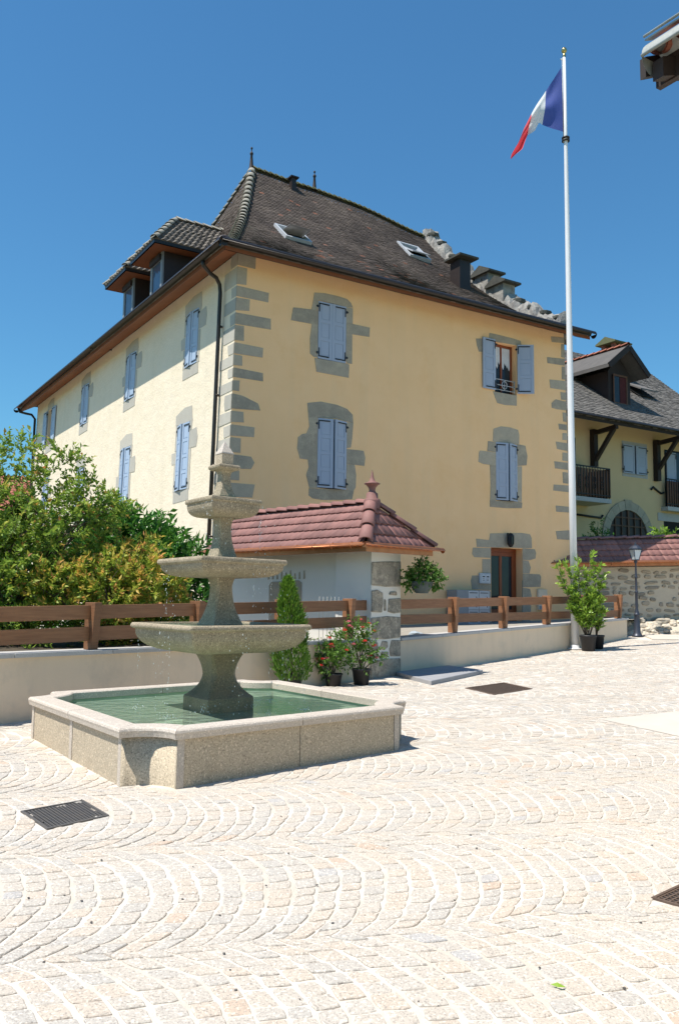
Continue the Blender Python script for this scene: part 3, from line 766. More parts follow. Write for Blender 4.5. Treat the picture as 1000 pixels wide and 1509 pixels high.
leaf('shutter', 'shutter', win, lambda x, z, d: FW(9.495+x*ca-d*sa_, 8.04+z, .03+d*ca+x*sa_), .50, 1.54, 3)
b = MB()
for k in range(9):
    x = 8.67+k*.083; b.add([FW(x, 9.48, -.222), FW(x+.078, 9.48, -.222), FW(x+.078, 9.02-.07*(k % 3), -.215), FW(x+.04, 8.93-.07*(k % 3), -.212), FW(x, 9.02-.07*(k % 3), -.215)], [(0, 1, 2, 3, 4)])
b.build('lace_curtain', 'lace', win)
b = MB()
for z in (8.1, 8.25, 8.42): b.tube([FW(8.60, z, -.06), FW(9.465, z, -.06)], .012, 6)
b.tube([FW(9.44, 8.03, -.06), FW(9.44, 8.44, -.06)], .014, 6); b.tube([FW(8.62, 8.03, -.06), FW(8.62, 8.44, -.06)], .014, 6)
b.tube([FW(9.03+.1*math.cos(t*math.pi/8), 8.26+.12*math.sin(t*math.pi/8), -.05) for t in range(17)], .011, 6)
b.tube([FW(9.03, 8.12, -.05), FW(9.03, 8.42, -.05)], .009, 6)
b.build('guard_rail', 'lgrey', win)
win = open_window(lambda x, z, d: LWF(x, z, d), LU[3], 'shutter_sunlit')
leaf('shutter', 'shutter_sunlit', win, lambda x, z, d: LWF(17.36+x, 8.17+z, .03+d), .58, 1.53, 3, True)
leaf('shutter', 'shutter_sunlit', win, lambda x, z, d: LWF(18.8+x, 8.17+z, .03+d), .58, 1.53, 3)
# door
b = MB(); dq = lambda x, d, z: FW(x, z, d)
b.box(8.395, 8.47, -.34, -.27, .7, 3.27, fn=dq); b.box(9.575, 9.65, -.34, -.27, .7, 3.27, fn=dq); b.box(8.4705, 9.5745, -.34, -.27, 3.17, 3.27, fn=dq)
door = b.build('door', 'doorw', house)
b = MB(); b.box(8.47, 9.575, -.335, -.305, .72, 3.165, fn=dq)
for x0, x1, z0, z1 in ((8.47, 8.57, .72, 3.165), (9.475, 9.575, .72, 3.165), (8.9725, 9.0725, 1.45, 3.05), (8.5705, 9.4745, 3.05, 3.165), (8.5705, 9.4745, 1.25, 1.45), (8.5705, 9.4745, .72, .9)):
    b.box(x0, x1, -.3045, -.275, z0, z1, fn=dq)
bevel(b.build('leaf', 'doorw', door), .006)
for x0 in (8.575, 9.077):
    b = MB(); b.box(x0, x0+.393, -.3042, -.296, 1.455, 3.045, fn=dq); b.build('pane', 'glass', door)
b = MB(); b.tube([FW(8.53, 1.86, -.24), FW(8.60, 1.86, -.235)], .012, 6); b.tube([FW(8.53, 1.86, -.275), FW(8.53, 1.86, -.24)], .012, 6); b.build('handle', 'iron', door)
b = MB(); b.box(8.40, 9.645, -.26, .05, .78, .93, fn=dq); bevel(b.build('doorstep', 'coping', house), .01)

# surround stones and quoins, outlines measured on the wall
DATA = {'w1u': [[(2.23, 9.76), (2.56, 9.81), (2.98, 9.81), (3.26, 9.79), (3.38, 9.71), (3.45, 9.59), (3.22, 9.57), (2.35, 9.59), (2.20, 9.55)], [(2.20, 9.55), (2.35, 9.59), (2.34, 9.31), (2.15, 9.27)], [(1.60, 9.23), (2.35, 9.30), (2.35, 8.90), (1.54, 8.88)], [(2.17, 8.90), (2.35, 8.90), (2.36, 8.02), (2.24, 8.02), (2.13, 8.09), (2.12, 8.50)], [(3.23, 9.57), (3.45, 9.57), (3.45, 9.13), (3.39, 9.14), (3.24, 9.12)], [(3.24, 9.13), (4.01, 9.13), (4.00, 8.87), (3.24, 8.83)], [(3.24, 8.83), (3.44, 8.84), (3.44, 8.02), (3.30, 8.01), (3.25, 8.07)], [(2.27, 7.99), (3.30, 8.00), (3.35, 7.98), (3.34, 7.62), (2.33, 7.63)]],
        'w1l': [[(2.07, 6.76), (2.47, 6.85), (2.98, 6.83), (3.30, 6.76), (3.48, 6.62), (3.50, 6.40), (3.28, 6.42), (2.98, 6.46), (2.38, 6.41), (2.11, 6.38)], [(2.11, 6.38), (2.38, 6.41), (2.39, 5.97), (2.05, 5.93), (2.14, 6.15)], [(2.05, 5.95), (2.39, 5.97), (2.40, 5.27), (1.88, 5.27), (1.79, 5.53), (1.81, 5.82), (1.93, 5.92)], [(2.11, 5.27), (2.40, 5.27), (2.42, 4.55), (2.17, 4.54), (2.07, 4.86), (2.14, 5.08)], [(3.28, 6.40), (3.50, 6.40), (3.47, 5.98), (3.43, 5.73), (3.29, 5.69)], [(3.29, 5.67), (3.84, 5.68), (3.90, 5.50), (3.87, 5.27), (3.30, 5.27)], [(3.30, 5.26), (3.56, 5.27), (3.61, 5.00), (3.60, 4.67), (3.52, 4.55), (3.31, 4.59)], [(2.16, 4.53), (2.42, 4.54), (3.28, 4.58), (3.54, 4.57), (3.49, 4.34), (3.20, 4.30), (2.57, 4.25), (2.27, 4.27), (2.15, 4.34)]],
        'w2u': [[(8.38, 9.77), (8.59, 9.78), (9.37, 9.77), (9.66, 9.75), (9.70, 9.60), (9.48, 9.58), (8.59, 9.55), (8.36, 9.62)], [(8.51, 7.99), (8.57, 7.98), (9.48, 7.99), (9.47, 7.67), (8.98, 7.63), (8.68, 7.65), (8.59, 7.81)], [(7.84, 9.50), (8.09, 9.54), (8.09, 9.14), (7.96, 9.12), (7.88, 9.31)]],
        'w2l': [[(8.52, 6.84), (8.82, 6.95), (9.21, 6.96), (9.52, 6.92), (9.57, 6.77), (9.56, 6.49), (9.41, 6.47), (8.61, 6.44), (8.49, 6.46)], [(8.30, 6.44), (8.61, 6.44), (8.61, 6.14), (8.27, 6.14)], [(7.98, 6.12), (8.61, 6.13), (8.61, 5.74), (8.12, 5.73), (7.92, 5.78), (7.94, 6.04)], [(8.37, 5.73), (8.61, 5.74), (8.60, 4.69), (8.36, 4.47), (8.39, 5.13)], [(9.48, 6.48), (9.82, 6.46), (9.90, 6.16), (9.86, 5.86), (9.47, 5.80)], [(9.47, 5.79), (9.67, 5.81), (9.64, 4.71), (9.46, 4.71)], [(8.36, 4.67), (8.60, 4.67), (9.46, 4.71), (9.66, 4.69), (9.64, 4.52), (9.09, 4.48), (8.36, 4.47)]],
        'door': [[(8.36, 3.68), (9.63, 3.76), (9.97, 3.74), (10.04, 3.63), (10.05, 3.32), (8.39, 3.27), (7.84, 3.26), (7.82, 3.50), (8.32, 3.48)], [(7.69, 3.23), (8.38, 3.25), (8.37, 2.96), (7.74, 2.96), (7.66, 3.05)], [(8.05, 2.91), (8.37, 2.92), (8.37, 2.46), (8.05, 2.46)], [(7.66, 2.42), (8.37, 2.45), (8.37, 2.01), (7.66, 2.03), (7.61, 2.27)], [(8.18, 1.94), (8.37, 1.97), (8.36, 0.98), (8.12, 0.98), (8.15, 1.61)], [(9.67, 3.30), (10.17, 3.29), (10.22, 3.18), (10.19, 3.01), (9.96, 2.95), (9.66, 2.95)], [(9.66, 2.94), (9.90, 2.93), (9.99, 2.73), (9.93, 2.54), (9.66, 2.54)], [(9.66, 2.53), (10.36, 2.53), (10.42, 2.46), (10.39, 2.15), (9.65, 2.12)], [(9.65, 2.11), (9.95, 2.08), (10.01, 1.87), (9.93, 0.97), (9.63, 0.97)]],
        'ql': [[(-0.00, 10.36), (0.49, 10.34), (0.48, 10.02), (0.01, 10.02)], [(-0.02, 9.98), (0.25, 9.98), (0.24, 9.55), (-0.03, 9.52)], [(-0.04, 9.48), (0.88, 9.47), (0.87, 9.22), (-0.04, 9.21)], [(-0.04, 9.17), (0.35, 9.19), (0.34, 8.89), (-0.04, 8.84)], [(-0.09, 8.78), (0.95, 8.80), (0.96, 8.52), (-0.08, 8.49)], [(-0.08, 8.46), (0.20, 8.47), (0.21, 8.09), (-0.09, 8.07)], [(-0.07, 8.01), (0.75, 8.00), (0.74, 7.75), (-0.07, 7.73)], [(-0.07, 7.70), (0.17, 7.70), (0.18, 7.45), (-0.08, 7.43)], [(-0.08, 7.37), (0.76, 7.35), (0.77, 7.14), (-0.07, 7.13)], [(-0.08, 7.04), (0.12, 7.06), (0.11, 6.79), (-0.07, 6.79)], [(-0.07, 6.71), (0.20, 6.69), (0.64, 6.55), (0.71, 6.38), (-0.06, 6.33)], [(-0.10, 6.27), (0.24, 6.28), (0.26, 6.02), (-0.10, 5.99)], [(-0.10, 5.93), (0.56, 5.93), (0.55, 5.68), (-0.10, 5.65)], [(-0.11, 5.61), (0.19, 5.61), (0.19, 5.25), (-0.10, 5.24)], [(-0.12, 5.19), (0.48, 5.18), (0.58, 5.04), (0.49, 4.87), (-0.11, 4.83)], [(-0.11, 4.80), (0.17, 4.80), (0.17, 4.56), (-0.10, 4.55)], [(-0.12, 4.48), (0.60, 4.49), (0.54, 4.16), (-0.11, 4.13)]],
        'qr': [[(10.99, 10.13), (11.57, 10.19), (11.57, 10.01), (11.02, 9.95)], [(11.45, 9.96), (11.60, 9.97), (11.59, 9.52), (11.44, 9.53)], [(10.80, 9.42), (11.61, 9.49), (11.62, 9.27), (10.82, 9.23)], [(11.46, 9.22), (11.63, 9.23), (11.64, 8.81), (11.45, 8.80)], [(10.90, 8.71), (11.64, 8.76), (11.63, 8.46), (10.93, 8.44)], [(11.38, 8.37), (11.63, 8.38), (11.62, 8.14), (11.41, 8.13)], [(10.98, 7.96), (11.16, 8.10), (11.64, 8.09), (11.65, 7.81), (11.22, 7.79), (10.98, 7.81)], [(11.46, 7.72), (11.66, 7.72), (11.65, 7.43), (11.49, 7.43)], [(11.27, 7.33), (11.67, 7.34), (11.67, 7.16), (11.30, 7.15)], [(11.45, 7.05), (11.68, 7.06), (11.68, 6.84), (11.44, 6.83)], [(11.14, 6.74), (11.69, 6.74), (11.69, 6.49), (11.19, 6.51)], [(11.43, 6.42), (11.69, 6.42), (11.69, 6.16), (11.43, 6.16)], [(11.06, 6.10), (11.70, 6.11), (11.70, 5.88), (11.09, 5.88)], [(11.42, 5.79), (11.71, 5.79), (11.70, 5.44), (11.44, 5.44)], [(11.02, 5.36), (11.71, 5.38), (11.70, 5.17), (11.00, 5.17)], [(11.50, 5.03), (11.71, 5.03), (11.70, 4.77), (11.52, 4.78)], [(11.10, 4.70), (11.70, 4.70), (11.71, 4.52), (11.12, 4.51)], [(11.09, 3.89), (11.63, 3.96), (11.62, 3.65), (11.14, 3.65)]],
        }
def clampz(p, h, grow=.0):   # keep stones off the opening
    return p
for key in ('w1u', 'w1l', 'w2u', 'w2l', 'door'):
    for poly in DATA[key]:
        b = MB(); b.prism(poly, lambda a, z, d: FW(a, z, d), -.02, .009+rnd.uniform(0, .004)); b.build('surround_stone', 'stone', house)
for n_, poly in enumerate(DATA['ql']):
    e = rnd.uniform(.008, .013)
    zs = [p[1] for p in poly]; zl, zh = min(p[1] for p in poly if p[0] < .05), max(p[1] for p in poly if p[0] < .05)
    b = MB(); b.prism([(max(p[0], -bat(p[1])-.0) if p[0] > .05 else -bat(p[1])-e, p[1]) for p in poly], lambda a, z, d: FW(a, z, d), -.02, e)
    o = b.build('quoin', 'stone', house)
    lb = rnd.uniform(.55, .85) if max(p[0] for p in poly) < .4 else rnd.uniform(.25, .4)
    b = MB(); j = [rnd.uniform(-.03, .03) for _ in range(4)]
    b.prism([(.0, zl+.004), (lb+j[0], zl+j[1]*.5), (lb+j[2]+.02, (zl+zh)/2), (lb+j[3], zh+j[2]*.5), (.0, zh-.004)], lambda q, z, d: LWF(q, z, d), -.02, e)
    b.build('quoin', 'stone2', house)
z = 4.05; k = 0
while z > 1.0:      # corner stones hidden behind the garden wall roof
    h_ = rnd.uniform(.24, .34); L = .62 if k % 2 else .2
    b = MB(); b.prism([(-bat(z)-.01, z-h_), (L, z-h_), (L, z), (-bat(z)-.01, z)], lambda a, z_, d: FW(a, z_, d), -.02, .01); b.build('quoin', 'stone', house)
    b = MB(); b.prism([(0, z-h_), (.8-L, z-h_), (.8-L, z), (0, z)], lambda q, z_, d: LWF(q, z_, d), -.02, .01); b.build('quoin', 'stone2', house)
    z -= h_+.06; k += 1
for poly in DATA['qr']:
    b = MB(); b.prism([(p[0] if p[0] < 11.5 else 11.57+bat(p[1])*1.2+.004, p[1]) for p in poly], lambda a, z, d: FW(a, z, d), -.02, .011); b.build('quoin', 'stone', house)
def side_surround(h, big=1):
    x0, x1, z0, z1 = h; r = lambda a: rnd.uniform(-a, a); J = lambda P_: [(p[0]+r(.02), p[1]+r(.02)) for p in P_]
    zc = (z0+z1)/2+r(.1)
    L = [J([(x0-.16, z1+.005), (x1+.14, z1+.005), (x1+.16, z1+.30), ((x0+x1)/2, z1+.42+r(.04)), (x0-.1, z1+.40)]),
         J([(x0-.005, zc+.1), (x0-.50, zc+.08), (x0-.56, zc+.35), (x0-.48, zc+.60), (x0-.005, zc+.58)]),
         [(x0-.16, z0), (x0-.005, z0), (x0-.005, zc+.08), (x0-.15, zc+.07)], [(x0-.14, zc+.61), (x0-.005, zc+.59), (x0-.005, z1), (x0-.17, z1)],
         J([(x1+.005, zc-.25), (x1+.34, zc-.22), (x1+.36, zc+.1), (x1+.005, zc+.12)]), [(x1+.005, z0), (x1+.14, z0), (x1+.13, zc-.27), (x1+.005, zc-.26)],
         [(x1+.005, zc+.14), (x1+.14, zc+.13), (x1+.13, z1), (x1+.005, z1)],
         J([(x0-.12, z0-.30), (x1+.10, z0-.32), (x1+.12, z0-.01), (x0-.12, z0-.01)])]
    for p in L:
        b = MB(); b.prism(p, lambda q, z, d: LWF(q, z, d), -.02, .008+rnd.uniform(0, .004)); b.build('surround_stone', 'stone2', house)
for h in LU+LL: side_surround(h)

# roof ------------------------------------------------------------
def HH(a): return 6.58 if a <= 6.3 else 6.58-.58*min(1.15, (a-6.3)/5.27)
def RF(a, t, up=0.0):
    H = HH(a); z = ZE+H*prf(t); dz = H*(.55+.9*t); n = Vector((0, -dz, 7.85)).normalized(); sg = .05*math.sin(a*1.3)*math.sin(t*5)
    return Vector((a, -.7+7.85*t, z+sg))+n*up
def RL(q, t, up=0.0):     # left slope, q along the building
    z = ZE+6.58*prf(t); dz = 6.58*(.55+.9*t); n = Vector((-dz, 0, 4.47)).normalized()
    return Vector((-.7+4.47*t, q, z))+n*up
b = MB(); T = [i/16 for i in range(17)]
for i in range(16):
    for A0, A1 in ((0, .34), (.34, 1)):
        def ar(t): lo = -.7+4.47*t; return lo+(12.0-lo)*A0, lo+(12.0-lo)*A1
        l0, r0 = ar(T[i]); l1, r1 = ar(T[i+1]); b.add([RF(l0, T[i], -.1), RF(r0, T[i], -.1), RF(r1, T[i+1], -.1), RF(l1, T[i+1], -.1)], [(0, 1, 2, 3)])
    q0, q1 = (-.7+7.85*T[i], 10.3-3.15*T[i]), (-.7+7.85*T[i+1], 10.3-3.15*T[i+1])
    for m2 in range(12):
        f0, f1 = m2/12, (m2+1)/12; g = lambda q, f: q[0]+(q[1]-q[0])*f
        b.add([RL(g(q0, f0), T[i], -.06), RL(g(q0, f1), T[i], -.06), RL(g(q1, f1), T[i+1], -.06), RL(g(q1, f0), T[i+1], -.06)], [(0, 3, 2, 1)])
ap = RF(3.77, 1); b.add([ap, RF(12, 1), (12, 15, ZE+.3), (-.7, 11, ZE+.02)], [])
for i in range(1, 16):
    q = []
    for t in (T[i], T[i+1]):
        z_ = ZE+6.5*prf(t)-.06; q += [(-.62+4.39*t, 10.25-3.12*t, z_), (12, 15-7.85*t, ZE+5.75*prf(t)-.1)]
    b.add(q, [(0, 1, 3, 2)])
b.add([(-.7, 9, ZE+.05), (-.7, 21.6, ZE+.05), (0, 21.6, 10.42), (0, 9, 10.42), (11.9, 21.6, ZE+1.0), (11.9, 9, ZE+1.0)], [(0, 3, 2, 1), (3, 5, 4, 2)])
roof = b.build('roof', 'roofbase', house)
def arcrows(fn, L):
    N_ = 200; ps = [fn(i/N_) for i in range(N_+1)]; cum = [0]
    for i in range(N_): cum.append(cum[-1]+(ps[i+1]-ps[i]).length)
    n = int(cum[-1]/L); out = []
    for k in range(n+1):
        s = cum[-1]*k/n; i = max(j for j in range(N_+1) if cum[j] <= s+1e-9); i = min(i, N_-1)
        out.append((i+(s-cum[i])/(cum[i+1]-cum[i]))/N_)
    return out
def tiles(fn, rng_, rows, w_, tf):
    b = MB()
    for r in range(len(rows)-1):
        t0 = rows[r]; t1 = min(1, rows[r+1]+.3*(rows[r+1]-rows[r]))
        lo0, hi0 = rng_(t0); x = lo0+(r % 2)*w_*.5-w_
        while x < hi0:
            xa, xb = max(x+.004, lo0), min(x+w_-.004, hi0); x += w_
            if xb-xa < .03: continue
            lo1, hi1 = rng_(t1); xc, xd = min(max(xa, lo1), hi1), max(min(xb, hi1), lo1)
            u = .024+rnd.uniform(0, .012); u2 = .024+rnd.uniform(0, .012); dt = rnd.uniform(-.1, .1)*(rows[r+1]-rows[r])
            A, B_, C_, D = fn(xa, max(0, t0+dt), u), fn(xb, max(0, t0+dt), u2), fn(xd, t1, .008), fn(xc, t1, .008)
            A2, B2 = fn(xa, max(0, t0+dt), .0), fn(xb, max(0, t0+dt), .0)
            b.add([A, B_, C_, D, A2, B2], [(0, 1, 2, 3), (0, 4, 5, 1), (1, 5, 2)], tf(xa, t0))
    return b
def tf_front(a, t):
    r = rnd.random()
    p = .012
    if 3.2 < a < 7.5 and .12 < t < .42: p = .10*max(0, noise.noise((a*.9, t*9, 1))+.25)+.02
    if 6.5 < a < 10 and .08 < t < .3: p = .06
    if rnd.random() < p: return rnd.uniform(.96, 1)
    return .88*(.55*r+.45*min(1, max(0, .5+noise.noise((a*.7, t*6, 3))*1.2)))
rowsF = arcrows(lambda t: RF(5, t), .14); rowsL = arcrows(lambda t: RL(5, t), .14)
tag(tiles(RF, lambda t: (-.7+4.47*t, 11.98 if t < .1 else 11.42), rowsF, .175, tf_front).build('roof_tiles', 'rooft', roof, fix=False), kind='stuff')
tag(tiles(RL, lambda t: (-.7+7.85*t, 10.3-3.15*t), rowsL, .175, lambda a, t: .55+.4*rnd.random()).build('roof_tiles', 'rooft', roof, fix=False), kind='stuff')
# hip and ridge tiles
def halftiles(P, Q, n, r, nm, m_, par, lift=.0, curve=None, k0=1.12):
    for i in range(n):
        t0, t1 = i/n, min(1, (i+1.12)/n)
        a = curve(t0) if curve else Vector(P).lerp(Vector(Q), t0); c = curve(t1) if curve else Vector(P).lerp(Vector(Q), t1)
        a = Vector(a); c = Vector(c); jx = rnd.uniform(-.006, .006)
        b = MB(); d = (c-a).normalized(); X = d.cross(Vector((0, 0, 1))).normalized(); Y = X.cross(d); 
        m = 7
        for (p, rr, up) in ((a, r*k0, .03), (c, r*.9, .0)):
            for k in range(m+1):
                t = math.pi*k/m; b.v.append(tuple(p+X*(rr*math.cos(t)+jx)+Y*(rr*.75*math.sin(t)-r*.12+up+lift)))
        for (p, rr, up) in ((a, r*k0-.022, .03),):
            for k in range(m+1):
                t = math.pi*k/m; b.v.append(tuple(p+X*(rr*math.cos(t)+jx)+Y*(rr*.75*math.sin(t)-r*.12+up+lift)))
        for k in range(m):
            b.f += [[k, k+1, m+2+k, m+1+k], [k, 2*m+2+k, 2*m+3+k, k+1]]; b.t += [.5]*2; b.sm += [True, False]
        b.build(nm, m_, par, fix=False)
halftiles(None, None, 27, .125, 'hip_tile', 'hip', roof, curve=lambda t: RF(-.7+4.47*(.03+.96*t), .03+.96*t, .05), k0=1.28)
b = MB(); b.ball(RF(-.66, .02, .1), .17, 10, 6, sq=(1.2, 1, .8)); b.build('hip_end', 'dwood', roof)
halftiles(None, None, 40, .10, 'hip_tile', 'hip', roof, curve=lambda t: RL(10.3-3.15*(.01+.98*t), .01+.98*t, .03))
halftiles(None, None, 34, .12, 'ridge_tile', 'moss', roof, curve=lambda t: RF(3.8+7.6*t, 1, .03))
b = MB()
for k in range(34):   # snow hooks along the eave
    a = -.1+k*.36+rnd.uniform(-.03, .03)
    if a > 11.3: break
    t = .045+.02*(k % 2); p = RF(a, t, .03); b.add([p+Vector((-.018, 0, 0)), p+Vector((.018, 0, 0)), p+Vector((.018, -.02, .085)), p+Vector((-.018, -.02, .085)), p+Vector((-.018, .02, .085)), p+Vector((.018, .02, .085))], [(0, 1, 2, 3), (3, 2, 5, 4)])
b.build('snow_hooks', 'zinc', roof)
# soffits, fascia, gutters
b = MB(); b.add([(-.66, -.66, 10.05), (12.05, -.66, 10.05), (12.05, .0, 10.34), (-.03, -.0, 10.34)], [(0, 1, 2, 3)])
b.add([(-.66, -.66, 10.05), (-.03, 0, 10.34), (-.03, 20.9, 10.34), (-.66, 21.5, 10.05)], [(0, 1, 2, 3)])
b.add([(-.66, -.661, 10.04), (12.05, -.661, 10.04), (12.05, -.661, 10.16), (-.66, -.661, 10.16)], [(0, 1, 2, 3)])
b.add([(-.661, -.66, 10.04), (-.661, 21.5, 10.04), (-.661, 21.5, 10.16), (-.661, -.66, 10.16)], [(0, 1, 2, 3)])
b.add([(12.05, -.66, 10.04), (12.05, 0, 10.33), (12.05, 0, 10.6), (12.05, -.66, 10.16)], [(0, 1, 2, 3)])
b.build('soffit', 'soffit', house)
def gutter(P, Q, r, nm, m_, par, up=(0, 0, 1)):
    b = MB(); b.tube([P, Q], r, 10, arc=(math.pi, 2*math.pi), cap=False); b.tube([P, Q], r-.01, 10, arc=(math.pi, 2*math.pi), cap=False)
    d = (Vector(Q)-Vector(P)).normalized(); X = d.cross(Vector((0, 0, 1))).normalized()
    for s in (-1, 1): b.tube([Vector(P)+X*s*r, Vector(Q)+X*s*r], .013, 6)
    for e in (P, Q):
        Y = X.cross(d); b.add([Vector(e)]+[Vector(e)+X*r*math.cos(t)+Y*r*math.sin(t) for t in [math.pi+math.pi*k/10 for k in range(11)]], [(0, k+1, k+2) for k in range(10)])
    return b.build(nm, m_, par)
gutter((-.84, -.78, 10.17), (12.1, -.78, 10.17), .12, 'gutter', 'dgutter', house)
gutter((-.78, -.84, 10.17), (-.78, 21.6, 10.17), .12, 'gutter', 'dgutter', house)
b = MB(); b.tube([(-.77, .42, 10.10), (-.74, .44, 9.98), (-.5, .58, 9.88), (-.28, .68, 9.84), (-.17, .72, 9.7), (-.14, .73, 9.5), (-.2, .76, 5.7), (-.29, .79, 1.0)], .052, 10); b.build('downspout', 'dgutter', house)
for z in (8.6, 6.8, 5.0, 3.2):
    b = MB(); b.tube([(-bat(z)-.075, .745, z-.02), (-bat(z)-.075, .745, z+.02)], .062, 10); b.build('pipe_clip', 'dgutter', house)
b = MB(); b.tube([(-.77, 21.2, 10.17), (-.72, 21.15, 10.02), (-.5, 21.02, 9.95), (-.25, 20.9, 9.9), (-.12, 20.8, 9.7), (-.15, 20.8, 5), (-.25, 20.8, 1)], .055, 10); b.build('downspout', 'dgutter', house)
# finials, small vent, duct chimney
for a, h_ in ((3.77, .82), (6.35, .78)):
    b = MB(); p = RF(a, 1, .0); b.lathe([(.10, 0), (.075, .08), (.055, .3), (.04, .5), (.05, .52), (.065, .56), (.05, .60), (.02, .64), (.018, h_-.1), (.04, h_-.07), (.03, h_-.02), (.0, h_)], 10, (p.x, p.y, p.z+.02)); b.build('roof_spike', 'beam', roof)
b = MB(); p = RF(5.25, .955); b.box(p.x-.09, p.x+.09, p.y-.1, p.y+.1, p.z-.2, p.z+.42); b.box(p.x-.15, p.x+.17, p.y-.16, p.y+.16, p.z+.4201, p.z+.47); b.build('roof_vent', 'dwood', roof)
p = RF(10.1, .53); b = MB(); b.box(9.86, 10.34, 3.1, 3.62, p.z-.5, p.z+.78); ch = b.build('metal_chimney', 'dwood', roof)
b = MB(); b.box(9.95, 10.25, 3.2, 3.5, p.z+.7801, p.z+.86)
b.add([(9.7, 2.9, p.z+.86), (10.55, 2.9, p.z+.86), (10.55, 3.8, p.z+.86), (9.7, 3.8, p.z+.86), (9.7, 2.9, p.z+.93), (10.55, 2.9, p.z+.93), (10.55, 3.8, p.z+.93), (9.7, 3.8, p.z+.93)], [(0, 3, 2, 1), (4, 5, 6, 7), (0, 1, 5, 4), (1, 2, 6, 5), (2, 3, 7, 6), (3, 0, 4, 7)])
b.build('cap', 'lichen', ch)
# roof windows
def skylight(a, t, w_, h_, tilt, blind):
    p = RF(a, t, .0); T1 = (RF(a, t+.05)-RF(a, t)).normalized(); X = Vector((1, 0, 0)); N_ = X.cross(T1).normalized()
    def Q(x, y, z): return p+X*x+T1*y+N_*z
    b = MB()
    for x0, x1, y0, y1 in ((-w_/2, w_/2, 0, .07), (-w_/2, w_/2, h_-.07, h_), (-w_/2, -w_/2+.07, .0705, h_-.0705), (w_/2-.07, w_/2, .0705, h_-.0705)): b.box(x0, x1, y0, y1, -.02, .13, fn=Q)
    fr_ = b.build('roof_window', 'lgrey', roof)
    k = MB(); k.box(-w_/2+.07, w_/2-.07, .07, h_-.07, .0, .03, fn=Q); k.build('opening', 'black', fr_)
    c, s = math.cos(tilt), math.sin(tilt); ym = h_*.5
    def S(x, y, z): return Q(x, ym+(y-ym)*c-z*s, .11+(y-ym)*(-s)+z*c+.0) if tilt else Q(x, y, .10+z)
    k = MB()
    for x0, x1, y0, y1 in ((-w_/2+.075, w_/2-.075, .075, .14), (-w_/2+.075, w_/2-.075, h_-.14, h_-.075), (-w_/2+.075, -w_/2+.13, .1405, h_-.1405), (w_/2-.13, w_/2-.075, .1405, h_-.1405)): k.box(x0, x1, y0, y1, 0, .05, fn=S)
    k.build('sash', 'lgrey', fr_)
    k = MB(); k.box(-w_/2+.131, w_/2-.131, .141, h_-.141, .015, .03, fn=S); k.build('pane', blind, fr_)
skylight(3.45, .485, .92, 1.05, .75, 'lace'); skylight(9.45, .705, .95, 1.15, .22, 'sglass')
# stepped gable parapet
b = MB(); rs = random.Random(3); K = 60
for i in range(K+1):
    t = .092+.913*i/K; p = RF(11.5, t)
    up = .36+.13*math.sin(i*1.9)+rs.uniform(-.10, .12)
    for j, (x, dz) in enumerate(((11.38, -.1), (11.42, up*.55), (11.52, up), (11.75, up+.04), (11.95, up-.02), (11.99, -.5))): b.v.append((x+rs.uniform(-.05, .05), p.y+rs.uniform(-.03, .03), p.z+dz+(rs.uniform(-.08, .08) if 0 < j < 5 else 0)))
for i in range(K):
    for j in range(5): b.f.append([i*6+j, i*6+j+1, i*6+7+j, i*6+6+j]); b.t.append(.5); b.sm.append(False)
b.f += [[0, 1, 2, 3, 4, 5], [K*6+k for k in range(6)][::-1]]; b.t += [.5]*2; b.sm += [False]*2
par = b.build('gable_parapet', 'parapet', house)
def slabstone(bb, z, w_, d_, h_):
    b = MB(); n = 7; pts = [(w_*math.cos(k*2*math.pi/n)*rs.uniform(.8, 1.1), d_*math.sin(k*2*math.pi/n)*rs.uniform(.8, 1.1)) for k in range(n)]
    b.prism(pts, lambda x, y, d: (11.68+y, bb+x, z+d), 0, h_); bevel(b.build('step_stone', 'lichen', par), .02)
for t in (.90, .965, .80, .355, .275, .20, .125, .57):
    p = RF(11.6, t); slabstone(p.y, p.z+.30, rs.uniform(.15, .26), .27, rs.uniform(.10, .17))
for bb, zb, wd in ((3.75, 13.25, .34), (2.95, 12.62, .32)):
    b = MB(); b.box(11.42, 11.98, bb-wd, bb+wd, zb-.8, zb+.28); c = b.build('stone_chimney', 'parapet', house)
    b = MB(); b.add([(11.3, bb-wd-.2, zb+.28), (12.1, bb-wd-.2, zb+.28), (12.1, bb, zb+.55), (11.3, bb, zb+.55), (12.1, bb+wd+.2, zb+.28), (11.3, bb+wd+.2, zb+.28),
               (11.3, bb-wd-.2, zb+.21), (12.1, bb-wd-.2, zb+.21), (12.1, bb+wd+.2, zb+.21), (11.3, bb+wd+.2, zb+.21)], [(0, 1, 2, 3), (3, 2, 4, 5), (6, 7, 1, 0), (9, 5, 4, 8), (0, 3, 5, 9, 6), (1, 7, 8, 4, 2), (6, 9, 8, 7)])
    b.build('slab_roof', 'lichen', c)
